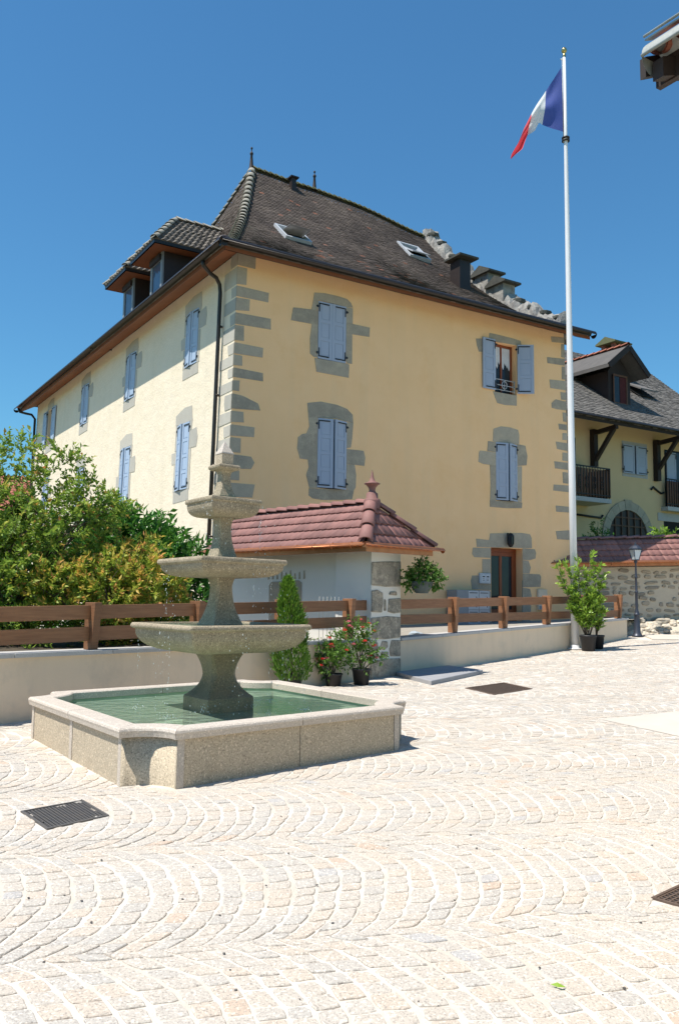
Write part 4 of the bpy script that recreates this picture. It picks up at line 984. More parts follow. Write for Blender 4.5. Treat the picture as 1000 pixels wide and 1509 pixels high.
# dormers
def dormer(bc):
    a0 = -.02; b = MB(); b.box(a0, 2.4, bc-.52, bc+.52, 10.35, 12.22); d = b.build('dormer', 'dwood', roof)
    b = MB(); b.box(a0-.03, a0-.005, bc-.36, bc+.36, 10.6, 11.95); b.build('pane', 'sglass', d)
    b = MB()
    for y0, y1, z0, z1 in ((bc-.50, bc-.36, 10.5, 12.2), (bc+.36, bc+.50, 10.5, 12.2), (bc-.3595, bc+.3595, 11.95, 12.2)): b.box(a0-.06, a0-.001, y0, y1, z0, z1)
    b.build('frame', 'grey', d)
    b = MB(); b.box(a0-.14, a0-.061, bc-.42, bc+.42, 11.95, 12.12); b.build('blind_box', 'dwood', d)
    ae, hb, ze, ap_, zp = -.55, 1.06, 12.26, .50, 13.5
    e0, e1 = Vector((ae, bc-hb, ze)), Vector((ae, bc+hb, ze)); P1 = Vector((ap_, bc, zp)); P2 = Vector((2.3, bc, zp)); g0 = Vector((1.45, bc-hb, ze)); g1 = Vector((1.45, bc+hb, ze))
    b = MB(); b.add([e0, e1, P1, P2, g0, g1, e0-Vector((0, 0, .1)), e1-Vector((0, 0, .1)), g0-Vector((0, 0, .1)), g1-Vector((0, 0, .1))], [(0, 2, 1), (0, 4, 3, 2), (1, 2, 3, 5), (0, 1, 7, 6), (0, 6, 8, 4), (1, 5, 9, 7)])
    b.build('dormer_roof', 'dgutter', d)
    b = MB(); b.add([e0-Vector((-.04, -.04, .11)), e1-Vector((-.04, .04, .11)), g1-Vector((0, .04, .11)), g0-Vector((0, -.04, .11)), (ae+.5, bc-.5, 12.19), (ae+.5, bc+.5, 12.19), (1.75, bc+.5, 12.19), (1.75, bc-.5, 12.19)], [(0, 1, 5, 4), (1, 2, 6, 5), (0, 4, 7, 3), (4, 5, 6, 7)])
    b.build('soffit', 'soffit', d)
    t_ = MB()
    def face(A, B_, C_, D, nr_, nc):    # A-B eave, D-C top
        N_ = (B_-A).cross(D-A).normalized()
        if N_.z < 0: N_ = -N_
        for r in range(nr_):
            v0, v1 = r/nr_, min(1, (r+1.2)/nr_)
            L0, R0_, L1, R1 = A.lerp(D, v0), B_.lerp(C_, v0), A.lerp(D, v1), B_.lerp(C_, v1)
            n = max(1, int(nc*(R0_-L0).length/(B_-A).length+.5))
            for c in range(n):
                u0, u1 = c/n, (c+1)/n; um = (u0+u1)/2; tt = rnd.random()
                q = [L0.lerp(R0_, u0)+N_*.02, L0.lerp(R0_, um)+N_*.075, L0.lerp(R0_, u1)+N_*.02, L1.lerp(R1, u1)+N_*.0, L1.lerp(R1, um)+N_*.05, L1.lerp(R1, u0)+N_*.0, L0.lerp(R0_, u0)-N_*.01, L0.lerp(R0_, u1)-N_*.01]
                t_.add(q, [(0, 1, 4, 5), (1, 2, 3, 4), (0, 6, 7, 2, 1)], tt)
    face(e0, g0, P2, P1, 7, 11); face(e1, e0, P1, P1, 7, 10); face(g1, e1, P1, P2, 7, 11)
    tag(t_.build('dormer_tiles', 'dormt', d, fix=False), kind='stuff')
    halftiles(e0, P1, 6, .11, 'hip_tile', 'hip', d, .03); halftiles(e1, P1, 6, .11, 'hip_tile', 'hip', d, .03); halftiles(P1, P2, 6, .10, 'hip_tile', 'hip', d, .03)
dormer(5.72); dormer(8.35)
tag(house, 'large yellow rendered house with blue shutters, steep brown tiled roof and two dormers', 'house')

# things fixed to or standing by the front wall ---------------------
def on_front(nm, a, z, d=0.0):
    e = empty(nm, house.matrix_basis @ Vector(FW(a, z, d)) if False else (HX+math.cos(HROT)*a+math.sin(HROT)*d, HY+math.sin(HROT)*a-math.cos(HROT)*d, z), HROT); return e
e = on_front('wall_lantern', 9.05, 3.37, .02)
b = MB(); b.tube([(0, 0, .30), (0, -.06, .34), (0, -.12, .33)], .012, 6); b.box(-.03, .03, -.015, 0, .2, .36); b.build('bracket', 'iron', e)
b = MB(); b.lathe([(.0, .36), (.05, .34), (.09, .29), (.105, .25), (.10, .245)], 8, (0, -.12, 0), smooth=False); b.lathe([(.085, .0), (.09, .02), (.06, -.05), (.0, -.08)], 8, (0, -.12, 0), smooth=False)
for k in range(6): t = k*math.pi/3; b.tube([(.1*math.cos(t), -.12+.1*math.sin(t), .25), (.09*math.cos(t), -.12+.09*math.sin(t), .01)], .012, 4)
b.build('lantern_cage', 'iron', e)
b = MB(); b.lathe([(.092, .245), (.082, .015)], 6, (0, -.12, 0), smooth=False); b.build('lantern_glass', 'glass', e)
tag(e, 'small black wall lantern above the brown door', 'wall lamp')
e = on_front('intercom_panel', 8.0, 2.2, .01)
b = MB(); b.box(-.10, .32, -.06, 0, 0, .30); bevel(b.build('case', 'lgrey', e), .01)
b = MB()
for x0 in (-.02, .14):
    b.box(x0, x0+.12, -.064, -.0605, .05, .25)
b.build('plate', 'lace', e)
b = MB()
for x0 in (-.02, .14):
    b.box(x0+.02, x0+.1, -.068, -.0645, .18, .22)
    for r in range(2):
        for c in range(2): b.box(x0+.025+c*.04, x0+.045+c*.04, -.068, -.0645, .075+r*.045, .1+r*.045)
b.build('buttons', 'dot', e)
tag(e, 'grey intercom box mounted left of the brown door', 'intercom')
e = on_front('mailbox_cabinet', 7.3, .87, .05)
b = MB(); b.box(-.62, .60, -.45, 0, .0, 1.12); bevel(b.build('case', 'grey', e), .01)
for r in range(4):
    for c in range(2):
        x0 = -.22+c*.40; z0 = .04+r*.27
        b = MB(); b.box(x0, x0+.375, -.462, -.4505, z0, z0+.25); dr = b.build('mailbox_door', 'lgrey', e)
        b = MB(); b.box(x0+.04, x0+.33, -.466, -.4625, z0+.185, z0+.205); b.box(x0+.28, x0+.31, -.466, -.4625, z0+.06, z0+.09); b.build('slot', 'dot', dr)
tag(e, 'grey metal mailbox cabinet standing against the yellow wall behind the fence', 'mailboxes')
e = on_front('meter_box', 10.4, 1.45, .01)
b = MB(); b.box(-.18, .20, -.08, 0, 0, .62); bevel(b.build('case', 'render', e), .01)
b = MB(); b.box(-.15, .17, -.085, -.0805, .02, .12); b.build('vent', 'grey', e)
tag(e, 'pale meter box on the wall right of the brown door', 'meter box')
b = MB(); rs2 = random.Random(8); b.ball((0, 0, .05), .13, 9, 6, sq=(1.3, .6, .6), jit=.2)
o = b.build('white_sack', 'sack'); o.location = WS(1.55, -.75, yz(1.7)-.03); tag(o, 'white plastic sack on the ground behind the fence below the mailboxes', 'sack')

# ================================================================== TILED GARDEN WALL WITH STONE PILLAR
def tile_face(par, P, xr, rows, w_, z_tint=None, nm='tile', m_='tile', off=0.0, limit=400):
    """P(x, v, up): point on a slope, v 0 eave .. 1 top; xr(v)->(x0,x1). One object per tile."""
    cnt = 0
    for r in range(rows):
        v0, v1 = r/rows, min(1.0, (r+1.22)/rows)
        lo0, hi0 = xr(v0); lo1, hi1 = xr(v1)
        x = math.floor(lo0/w_)*w_+(w_*.5 if r % 2 else 0)*off
        while x < hi0-.02:
            xa, xb = max(x, lo0), min(x+w_, hi0)
            if xb-xa > .05:
                b = MB(); n = 6; top = []; 
                for k in range(n+1):
                    f = (xa-x)/w_+(xb-xa)/w_*k/n; X = x+f*w_
                    wave = .012*abs(math.sin(math.pi*2*f))**.7; sc = -.24/rows*(abs(math.sin(math.pi*f*2))**.8)
                    Xt = min(max(X, lo1), hi1)
                    jz = 0
                    b.v += [tuple(P(X, v0+sc*.55, .040+wave)), tuple(P(Xt, v1, .006+wave*.6)), tuple(P(X, v0+sc*.55, .006))]
                for k in range(n):
                    a = 3*k; b.f += [[a, a+3, a+4, a+1], [a, a+2, a+5, a+3]]; b.t += [.5]*2; b.sm += [True, False]
                e = 3*n; b.f += [[0, 1, 2], [e, e+2, e+1]]; b.t += [.5]*2; b.sm += [False]*2
                b.build(nm, m_, par, fix=False); cnt += 1
            x += w_
    return cnt
gw = empty('garden_wall', (.905, 16.80, .2), math.radians(135))
Z0 = .2
b = MB(); b.box(.30, 4.5, -.40, .40, .4-Z0, 2.62-Z0); b.build('wall', 'white', gw)
def GL(x, z, d): return (x, .40+d, z-Z0)
for poly, m_ in (([(1.95, .9), (2.96, .9), (2.98, 1.95), (2.9, 2.02), (2.05, 2.05), (1.95, 2.0)], 'wstone'),
              ([(.02, 1.95), (.33, 1.9), (.30, 2.3), (.18, 2.42), (.02, 2.42)], 'stone'), ([(.02, 1.4), (.42, 1.36), (.46, 1.78), (.02, 1.84)], 'stone'), ([(.02, .85), (.40, .85), (.38, 1.3), (.02, 1.32)], 'stone')):
    b = MB(); b.prism(poly, GL, -.02, .010); b.build('jamb_stone', m_, gw)
for k in range(9):
    x = 1.85+k*.14; b = MB(); h_ = rnd.uniform(.06, .2)
    b.prism([(x, 2.08), (x+.06, 2.07), (x+.05, 2.08+h_), (x+.02, 2.1+h_)], GL, -.02, .008); b.build('flint', 'stone', gw)
iv = gw.matrix_basis.inverted() if False else (Matrix.Translation((.905, 16.80, .2)) @ Matrix.Rotation(math.radians(135), 4, 'Z')).inverted()
def WSl(s, o, z): return tuple(iv @ Vector(WS(s, o, z)))
b = MB(); vs = [WSl(s, o, z) for z in (-.1, 2.63) for s, o in ((-1.0, .03), (-.065, .03), (-.065, -.85), (-1.0, -.85))]
b.add(vs, [(0, 3, 2, 1), (4, 5, 6, 7), (0, 1, 5, 4), (1, 2, 6, 5), (2, 3, 7, 6), (3, 0, 4, 7)]); b.build('pillar', 'white', gw)
PS = [[(-1.0, 1.93), (-.55, 1.91), (-.065, 1.93), (-.065, 2.42), (-.6, 2.40), (-1.0, 2.37)], [(-1, 1.43), (-.68, 1.42), (-.64, 1.6), (-.66, 1.80), (-.82, 1.85), (-1, 1.83)], [(-.49, 1.43), (-.28, 1.40), (-.065, 1.42), (-.065, 1.70), (-.46, 1.68)],
      [(-1, .93), (-.6, .91), (-.065, .93), (-.065, 1.33), (-.5, 1.35), (-1, 1.32)], [(-1, .57), (-.83, .56), (-.77, .7), (-.80, .86), (-1, .88)], [(-.40, .58), (-.065, .57), (-.065, .88), (-.36, .89), (-.43, .72)],
      [(-.72, .74), (-.60, .70), (-.47, .76), (-.49, .87), (-.66, .88)], [(-.72, .57), (-.48, .56), (-.46, .67), (-.68, .68)], [(-1, .16), (-.065, .16), (-.065, .53), (-.5, .54), (-1, .51)], [(-.45, 1.76), (-.2, 1.75), (-.22, 1.83), (-.42, 1.82)], [(-.61, 1.45), (-.54, 1.45), (-.55, 1.66), (-.60, 1.68)]]
for p in PS:
    b = MB(); e = .045+rnd.uniform(0, .015); b.prism(p, lambda s, z, d: WSl(s, d, z), 0, e); bevel(b.build('pillar_stone', 'pstone', gw), .018, 2)
for z0, z1, L in ((1.93, 2.4, .6), (1.43, 1.83, .35), (.93, 1.32, .6), (.57, .87, .3), (.16, .52, .6)):    # right return of the pillar
    b = MB(); b.prism([(0, z0), (-L, z0), (-L, z1), (0, z1)], lambda o, z, d: WSl(-.065+d, o, z), 0, .02); bevel(b.build('pillar_stone', 'stone', gw), .01)
ZE2, ZR2 = 2.66-Z0, 3.57-Z0; XE, XA, XB = -.42, .40, 4.55; HW = 1.02
sl1 = Vector((0, 1, HW/(ZR2-ZE2))).normalized()
def PF(x, v, up): return Vector((x, HW*(1-v), ZE2+(ZR2-ZE2)*v))+sl1*up
def PB_(x, v, up): q = PF(x, v, up); return Vector((q.x, -q.y, q.z))
n3 = Vector((-1, 0, (XA-XE)/(ZR2-ZE2))).normalized()
def PE(y, v, up): return Vector((XE+(XA-XE)*v, -y, ZE2+(ZR2-ZE2)*v))+n3*up
b = MB(); b.add([(XE, HW, ZE2), (XB, HW, ZE2), (XB, 0, ZR2), (XA, 0, ZR2), (XE, -HW, ZE2), (XB, -HW, ZE2)], [(0, 1, 2, 3), (0, 3, 4), (4, 3, 2, 5), (1, 5, 2), (0, 4, 5, 1)]); b.build('roof_deck', 'roofbase', gw)
tile_face(gw, PF, lambda v: (XE+(XA-XE)*v, XB), 5, .335)
tile_face(gw, PE, lambda v: (-HW*(1-v), HW*(1-v)), 4, .335)
b = MB(); b.add([PB_(XE, 0, .03), PB_(XB, 0, .03), PB_(XB, 1, .03), PB_(XA, 1, .03)], [(0, 1, 2, 3)]); b.build('rear_slope', 'tile', gw)
A_, B_, C_ = Vector((XE+.02, HW-.02, ZE2+.03)), Vector((XE+.02, -HW+.02, ZE2+.03)), Vector((XA, 0, ZR2+.03))
halftiles(A_, C_+Vector((0, 0, .02)), 3, .125, 'hip_tile', 'tile', gw, .02); halftiles(B_, C_+Vector((0, 0, .02)), 3, .105, 'hip_tile', 'tile', gw, .02)
halftiles(Vector((XB, 0, ZR2+.02)), Vector((XA, 0, ZR2+.02)), 12, .10, 'ridge_tile', 'tile', gw, .0)
b = MB(); b.lathe([(.165, -.14), (.17, .02), (.155, .06), (.12, .07), (.115, .17), (.09, .19), (.075, .2), (.06, .24), (.075, .29), (.12, .345), (.155, .36), (.16, .375), (.12, .39), (.06, .42), (.035, .50), (.015, .60), (.0, .66)], 20, (XA-.03, 0, ZR2+.02)); b.build('finial', 'tile', gw)
b = MB()
b.box(XE+.08, XB, HW-.10, HW-.05, ZE2-.12, ZE2-.01); b.box(XE+.03, XE+.08, -HW+.05, HW-.05, ZE2-.12, ZE2-.01); b.build('eave_board', 'copper', gw)
gutter((XE-.06, HW+.05, ZE2-.005), (XB, HW+.05, ZE2-.005), .055, 'gutter', 'copper', gw); gutter((XE-.055, -HW-.16, ZE2-.005), (XE-.055, HW+.1, ZE2-.005), .055, 'gutter', 'copper', gw)
for k in range(10):
    x = XE+.3+k*.5; b = MB(); b.tube([(x, HW-.02, ZE2+.02), (x, HW+.05, ZE2+.06), (x, HW+.115, ZE2+.0), (x, HW+.06, ZE2-.065)], .009, 5); b.build('gutter_bracket', 'copper', gw)
tag(gw, 'white garden wall with plum tiled roof, copper gutter and stone pillar behind the fountain', 'wall')

# ================================================================== STONE WALL ON THE RIGHT
SWR = math.atan2(.0712, .9975)
sw = empty('stone_wall', (7.3, 27.42, .8), SWR); z8 = .8
def et(x): return 2.78+.028*x-z8
b = MB(); b.add([(-.25, 0, -.3), (8, 0, -.3), (8, 0, et(8)), (-.25, 0, et(-.25)), (-.25, .5, -.3), (8, .5, -.3), (8, .5, et(8)), (-.25, .5, et(-.25))], [(0, 1, 2, 3), (1, 5, 6, 2), (5, 4, 7, 6), (4, 0, 3, 7), (3, 2, 6, 7)]); b.build('wall', 'wmortar', sw)
rs = random.Random(21); z = .12; cnt = 0
while z < 1.92:
    hh = rs.uniform(.10, .2); x = -.2+rs.uniform(0, .15)
    while x < 6.2:
        L = rs.uniform(.13, .42) if rs.random() < .8 else rs.uniform(.4, .65)
        h2 = hh*rs.uniform(.75, 1.15); zz = z+rs.uniform(-.05, .05)
        if rs.random() < .86:
            n = 8; P_ = [(x+L/2+L*.47*math.copysign(abs(math.cos(2*math.pi*k/n+.2))**.55, math.cos(2*math.pi*k/n+.2))*rs.uniform(.86, 1.05), zz+h2/2+h2*.45*math.copysign(abs(math.sin(2*math.pi*k/n+.2))**.6, math.sin(2*math.pi*k/n+.2))*rs.uniform(.8, 1.05)) for k in range(n)]
            rt = rs.uniform(-.16, .16); m_x, m_z = x+L/2, zz+h2/2; P_ = [(m_x+(p[0]-m_x)*math.cos(rt)-(p[1]-m_z)*math.sin(rt), m_z+(p[0]-m_x)*math.sin(rt)+(p[1]-m_z)*math.cos(rt)) for p in P_]
            e = rs.uniform(.015, .05); b = MB()
            c = (sum(p[0] for p in P_)/n, sum(p[1] for p in P_)/n)
            vs = [(p[0], .01, p[1]+.028*x) for p in P_]+[(c[0]+(p[0]-c[0])*.82, -e+rs.uniform(-.006, .006), c[1]+(p[1]-c[1])*.8+.028*x) for p in P_]
            b.add(vs, [tuple(range(n, 2*n))]+[(k, (k+1) % n, n+(k+1) % n, n+k) for k in range(n)]); b.build('field_stone', 'wstone', sw); cnt += 1
        x += L+rs.uniform(.02, .06)
    z += hh+.025
sn = Vector((0, -.80, .95)).normalized()
def PS_(x, v, up): return Vector((x, -.45+.98*v, 2.92+.03*x+(.77+.01*x)*v-z8))+sn*up
b = MB(); b.add([PS_(-.75, 0, 0), PS_(8, 0, 0), PS_(8, 1, 0), PS_(-.05, 1, 0), (-.75, .95, 2.9-z8), (8, .95, 2.9-z8)], [(0, 1, 2, 3), (0, 3, 4), (3, 2, 5, 4), (0, 4, 5, 1)]); b.build('roof_deck', 'roofbase', sw)
tile_face(sw, PS_, lambda v: (-.75+.7*v, 6.3), 4, .42)
halftiles(PS_(6.3, 1, .03), PS_(-.05, 1, .03), 15, .10, 'ridge_tile', 'tile', sw, .0)
halftiles(PS_(-.72, 0.02, .03), PS_(-.05, 1, .03), 3, .09, 'hip_tile', 'tile', sw, .0)
b = MB(); b.add([(-.7, -.40, 2.78-z8), (8, -.40, 3.02-z8), (8, -.40, 3.14-z8), (-.7, -.40, 2.90-z8), (-.7, -.02, 2.78-z8), (8, -.02, 3.02-z8)], [(0, 1, 2, 3), (0, 4, 5, 1)]); b.build('eave_board', 'copper', sw)
gutter((-.8, -.51, 2.885-z8), (6.5, -.51, 3.10-z8), .055, 'gutter', 'copper', sw)
for k in range(13):
    x = -.4+k*.52; q = 2.90+.03*x-z8; b = MB(); b.tube([(x, -.44, q+.03), (x, -.51, q+.06), (x, -.575, q), (x, -.52, q-.07)], .010, 5); b.build('gutter_bracket', 'copper', sw)
tag(sw, 'rubble stone wall capped with plum tiles and a copper gutter at the right', 'wall')
# bank of boulders at its foot
bank = empty('rubble_bank', (11, 26.9, .7)); tag(bank, kind='structure')
mb = MB(); mb.add([(-2.3, -.3, -.15), (6, -.35, -.05), (6, .62, .52), (-2.3, .50, .42)], [(0, 1, 2, 3)]); mb.build('bank_soil', 'rubble', bank)
rs = random.Random(5)
for k in range(260):
    x = -2.2+7*(k/260)+rs.uniform(-.1, .1); v = rs.random(); r = rs.uniform(.06, .15)
    b = MB(); keep = rnd.getstate(); b.ball((x, -.30+.82*v, -.12+.55*v+rs.uniform(0, .05)), r, 7, 5, rs.random(), (rs.uniform(.9, 1.5), .8, rs.uniform(.55, .8)), .16)
    b.sm = [False]*len(b.sm); bevel(b.build('boulder', 'rubble', bank), .01, 1, 20)

# ================================================================== NEIGHBOUR HOUSE
nh = empty('farmhouse', (12.2, 36, 0), HROT)
def nw(x, z, d): return (x, -d, z)
NHo = [(-.52, .16, 7.15, 8.33), (.42, 1.0, 7.15, 8.35)]
b = MB(); b.box(-9, 10, 0, 12, .6, 9.25); b.build('wall', 'nplaster', nh)
b = MB(); n = 12   # roof slab
v = [(-9.5, -1.35, 8.84), (6.4, -1.35, 8.84), (8.6, 6, 14.4), (-9.5, 6, 14.4), (8.6, 13.5, 8.8), (-9.5, 13.5, 8.8), (-9.5, -1.35, 8.70), (6.4, -1.35, 8.70), (8.6, 6, 14.2), (-9.5, 6, 14.2)]
b.add(v, [(0, 1, 2, 3), (3, 2, 4, 5), (6, 9, 8, 7), (0, 6, 7, 1), (1, 7, 8, 2), (1, 2, 4)]); rf = b.build('roof', 'roofbase', nh)
NN = Vector((0, -.605, .796))
def RN(x, v_, up): return Vector((x, -1.35+7.35*v_, 8.84+5.56*v_))+NN*up
rowsN = [k/46 for k in range(47)]
tb = MB()
for r in range(46):
    v0, v1 = rowsN[r], min(1, rowsN[r]+1.3/46); x = -6.5+(r % 2)*.12
    xe = 6.4+2.2*v0
    while x < xe:
        u = .02+rnd.uniform(0, .022); u2 = .02+rnd.uniform(0, .022); dv = rnd.uniform(-.004, .004); wd = rnd.uniform(.13, .2)
        tb.add([RN(x+.004, v0+dv, u), RN(min(x+wd, xe), v0+dv, u2), RN(min(x+wd, xe), v1, .005), RN(x+.004, v1, .005), RN(x+.004, v0+dv, 0), RN(min(x+wd, xe), v0+dv, 0)], [(0, 1, 2, 3), (0, 4, 5, 1), (1, 5, 2)], rnd.random()); x += wd
tag(tb.build('roof_slates', 'nroof', rf, fix=False), kind='stuff')
gutter((-9, -1.43, 8.86), (6.5, -1.43, 8.86), .09, 'gutter', 'dgutter', nh)
# dormer
dx = .25; dm = MB(); dm.box(dx-.85, dx+.55, .55, 5.0, 9.4, 11.6); dd = dm.build('dormer', 'beam', rf)
b = MB(); L0, R0_, AP = Vector((dx-1.45, 0, 11.72)), Vector((dx+1.12, 0, 11.62)), Vector((dx-.15, 0, 12.72))
vs = []
for y in (.0, 6.0):
    for q in (L0, AP, R0_): vs += [(q.x, y, q.z), (q.x, y, q.z-.16)]
b.add(vs, [(0, 2, 8, 6), (2, 4, 10, 8), (1, 7, 9, 3), (3, 9, 11, 5), (0, 1, 3, 2), (2, 3, 5, 4), (0, 6, 7, 1), (4, 5, 11, 10)]); b.build('dormer_roof', 'nroofp', dd)
for a, c in ((L0, AP), (AP, R0_)):
    b = MB(); b.bar(a+Vector((0, -.03, -.1)), c+Vector((0, -.03, -.1)), .05, .24); b.build('barge_board', 'beam', dd)
b = MB(); b.add([(dx-.85, .55, 11.6), (dx+.55, .55, 11.6), (dx-.15, .55, 12.3)], [(0, 1, 2)]); b.build('gable', 'beam', dd)
b = MB(); b.box(dx-.6, dx+.25, .50, .545, 10.25, 11.45); b.build('pane', 'glass', dd)
b = MB(); b.box(dx-.2, dx+.2, .485, .495, 10.25, 11.4); b.build('curtain', 'curtain', dd)
b = MB(); b.box(dx-.62, dx-.56, .46, .5, 10.2, 11.5); b.box(dx+.2, dx+.27, .46, .5, 10.2, 11.5); b.box(dx-.5599, dx+.1999, .46, .5, 11.42, 11.5); b.box(dx-.5599, dx+.1999, .46, .5, 10.2, 10.27); b.build('frame', 'brownw', dd)
halftiles(AP+Vector((0, .0, .03)), AP+Vector((0, 6, .03)), 16, .10, 'ridge_tile', 'ared', dd)
# chimney
b = MB(); cx, cy = 3.45, 3.6
b.box(cx-.45, cx+.45, cy-.4, cy+.4, 11.5, 13.72); ch = b.build('chimney', 'ared', rf)
for i in (-1, 0, 1):
    for j in (-1, 1):
        b = MB(); b.box(cx+i*.35-.09, cx+i*.35+.09, cy+j*.3-.09, cy+j*.3+.09, 13.7205, 14.15); b.build('brick_post', 'ared', ch)
b = MB(); b.add([(cx-.62, cy-.6, 14.15), (cx+.62, cy-.6, 14.15), (cx+.62, cy+.6, 14.15), (cx-.62, cy+.6, 14.15), (cx-.62, cy, 14.5), (cx+.62, cy, 14.5), (cx-.62, cy-.6, 14.22), (cx+.62, cy-.6, 14.22), (cx+.62, cy+.6, 14.22), (cx-.62, cy+.6, 14.22)],
                [(0, 3, 2, 1), (6, 7, 5, 4), (9, 4, 5, 8), (0, 1, 7, 6), (3, 9, 8, 2), (0, 6, 4, 9, 3), (1, 2, 8, 5, 7)]); b.build('chimney_roof', 'moss', ch)
# roof window ajar beside the dormer, its shade laid in as a black sheet
b = MB(); p = RN(3.4, .42, .06)
for e1_, e2_ in (((-.55, 0, 0), (.55, 0, 0)),): pass
b.add([p+Vector((-.6, 0, .02)), p+Vector((.6, 0, .02)), p+Vector((.6, .9, .74)), p+Vector((-.6, .9, .74))], [(0, 1, 2, 3)]); rw = b.build('roof_window', 'black', rf)
b = MB(); b.box(-.62, .62, -.15, .95, 0, .07, fn=lambda x, y, z: tuple(p+Vector((x, y*.96, .34+y*.48+z)))); b.build('sash', 'nroof', rw)
# windows with shutters
b = MB(); b.box(-.50, 1.1, -.012, .02, 7.0, 8.5); b.build('window_surround', 'coping', nh)
b = MB(); b.box(-.42, .95, -.02, .0, 7.15, 8.35); wn_ = b.build('window', 'glass', nh)
leaf('shutter', 'shutter', wn_, lambda x, z, d: nw(-.5+x, 7.13+z, .05+d), .70, 1.22, 1)
leaf('shutter', 'shutter', wn_, lambda x, z, d: nw(.30+x, 7.13+z, .05+d), .70, 1.22, 3, True)
b = MB(); b.box(2.25, 3.9, -.03, .0, 5.85, 8.4); w2 = b.build('window', 'glass', nh)
leaf('shutter', 'shutter', w2, lambda x, z, d: nw(2.3+x, 5.9+z, .06+d), .62, 2.4, 3, True)
b = MB(); b.box(-4.4, -3.3, -.03, .0, 5.95, 8.3); w3 = b.build('window', 'glass', nh); leaf('shutter', 'shutter', w3, lambda x, z, d: nw(-4.6+x, 6.0+z, .06+d), .62, 2.3, 3, True)
# brackets under the eaves
for x0, zb in ((-2.33, 7.2), (1.6, 6.95), (5.4, 7.0)):
    b = MB(); b.box(x0-.11, x0+.11, -.24, -.005, zb, 8.72); bk = b.build('eave_bracket', 'beam', nh)
    b = MB(); b.bar((x0, -.24, 8.58), (x0, -1.3, 8.66), .16, .16); b.bar((x0, -.2, 7.45), (x0, -1.15, 8.6), .15, .15); b.build('brace', 'beam', bk)
# balconies
def balcony(x0, x1, z, o):
    b = MB(); b.box(x0, x1, -o, -.0, z-.17, z); s_ = b.build('balcony', 'coping', nh)
    b = MB(); b.box(x0, x1-.01, -o+.02, -o+.05, z+1.17, z+1.22); b.box(x0, x1-.01, -o+.02, -o+.05, z+.1, z+.14); b.build('handrail', 'iron', s_)
    n = int((x1-x0)/.16)
    for k in range(n):
        xa = x0+.05+(x1-x0-.1)*k/n; b = MB(); b.box(xa, xa+.115, -o+.055, -o+.08, z+.05, z+1.12); b.build('board', 'brownw', s_)
        b = MB(); b.tube([(xa+.13, -o+.03, z+.0), (xa+.13, -o+.03, z+1.18)], .014, 5); b.build('baluster', 'iron', s_)
    for xc in [x0+.8+k*.42 for k in range(int((x1-x0-.6)/.42))]:
        for zc in (.45, .72):
            b = MB(); b.tube([(xc+.07*math.cos(t*math.pi/5), -o+.015, z+zc+.11*math.sin(t*math.pi/5)) for t in range(11)], .012, 5); b.build('scroll', 'iron', s_)
    b = MB(); b.box(x1-.03, x1, -o+.03, -.01, z+.05, z+1.2); b.build('side_panel', 'brownw', s_)
balcony(-5.6, -2.62, 5.74, 1.2); balcony(1.95, 5.0, 5.86, .35)
# arched doorway
ac, az, ar = -.24, 4.36, 1.22
def arc_pts(r, n=20, z0=3.0): return [(ac+r, z0)]+[(ac+r*math.cos(math.pi*k/n), az+r*math.sin(math.pi*k/n)) for k in range(n+1)]+[(ac-r, z0)]
b = MB(); b.prism(arc_pts(ar), nw, -.02, .006); ad = b.build('arched_window', 'dwood', nh)
for k in range(11):
    t0, t1 = math.pi*k/11, math.pi*(k+1)/11-.01; ro = 1.60+(.05 if k == 5 else 0)
    b = MB(); b.prism([(ac+ar*math.cos(t0), az+ar*math.sin(t0)), (ac+ro*math.cos(t0), az+ro*math.sin(t0)), (ac+ro*math.cos(t1), az+ro*math.sin(t1)), (ac+ar*math.cos(t1), az+ar*math.sin(t1))], nw, -.01, .06+.01*(k == 5)); b.build('arch_stone', 'stone', nh)
for sx in (-1, 1):
    for k in range(3): b = MB(); x = ac+sx*ar; b.prism(sorted([(x, az-.45*(k+1)), (x+sx*(.36+.1*(k % 2)), az-.45*(k+1)), ]) + sorted([(x+sx*(.36+.1*(k % 2)), az-.45*k-.01), (x, az-.45*k-.01)], reverse=True), nw, -.01, .06); b.build('arch_stone', 'stone', nh)
b = MB()
for zz in (3.5, 4.36, 4.9, 5.25):
    hw = math.sqrt(max(0, ar*ar-max(0, zz-az)**2)); b.box(ac-hw, ac+hw, -.05, -.008, zz-(.05 if zz == 4.36 else .025), zz+(.05 if zz == 4.36 else .025))
for xx in (-.8, -.4, 0, .4, .8):
    hz = math.sqrt(ar*ar-xx*xx); b.box(ac+xx-(.05 if xx == 0 else .022), ac+xx+(.05 if xx == 0 else .022), -.056, -.0085, 3.0, az+hz)
b.build('glazing_bars', 'brownw', ad)
b = MB(); b.box(2.1, 5, -.02, .0, 4.2, 5.25); b.build('door', 'black', nh)
b = MB(); b.box(1.7, 5.2, -.03, .0, 5.26, 5.6); b.build('lintel', 'coping', nh)
for P_ in ([(1.25, 6.56), (1.4, 6.68), (1.65, 6.55), (1.9, 6.44), (2.1, 6.50)], [(-3.4, 5.2), (-2.6, 5.17), (-1.9, 5.14), (-1.8, 5.26)]):
    b = MB(); b.tube([nw(x, z, .05) for x, z in P_], .045, 6); b.build('wall_anchor', 'iron', nh)
tag(nh, 'ochre farmhouse with grey roof, dormer, arched window and balconies behind the right wall', 'house')

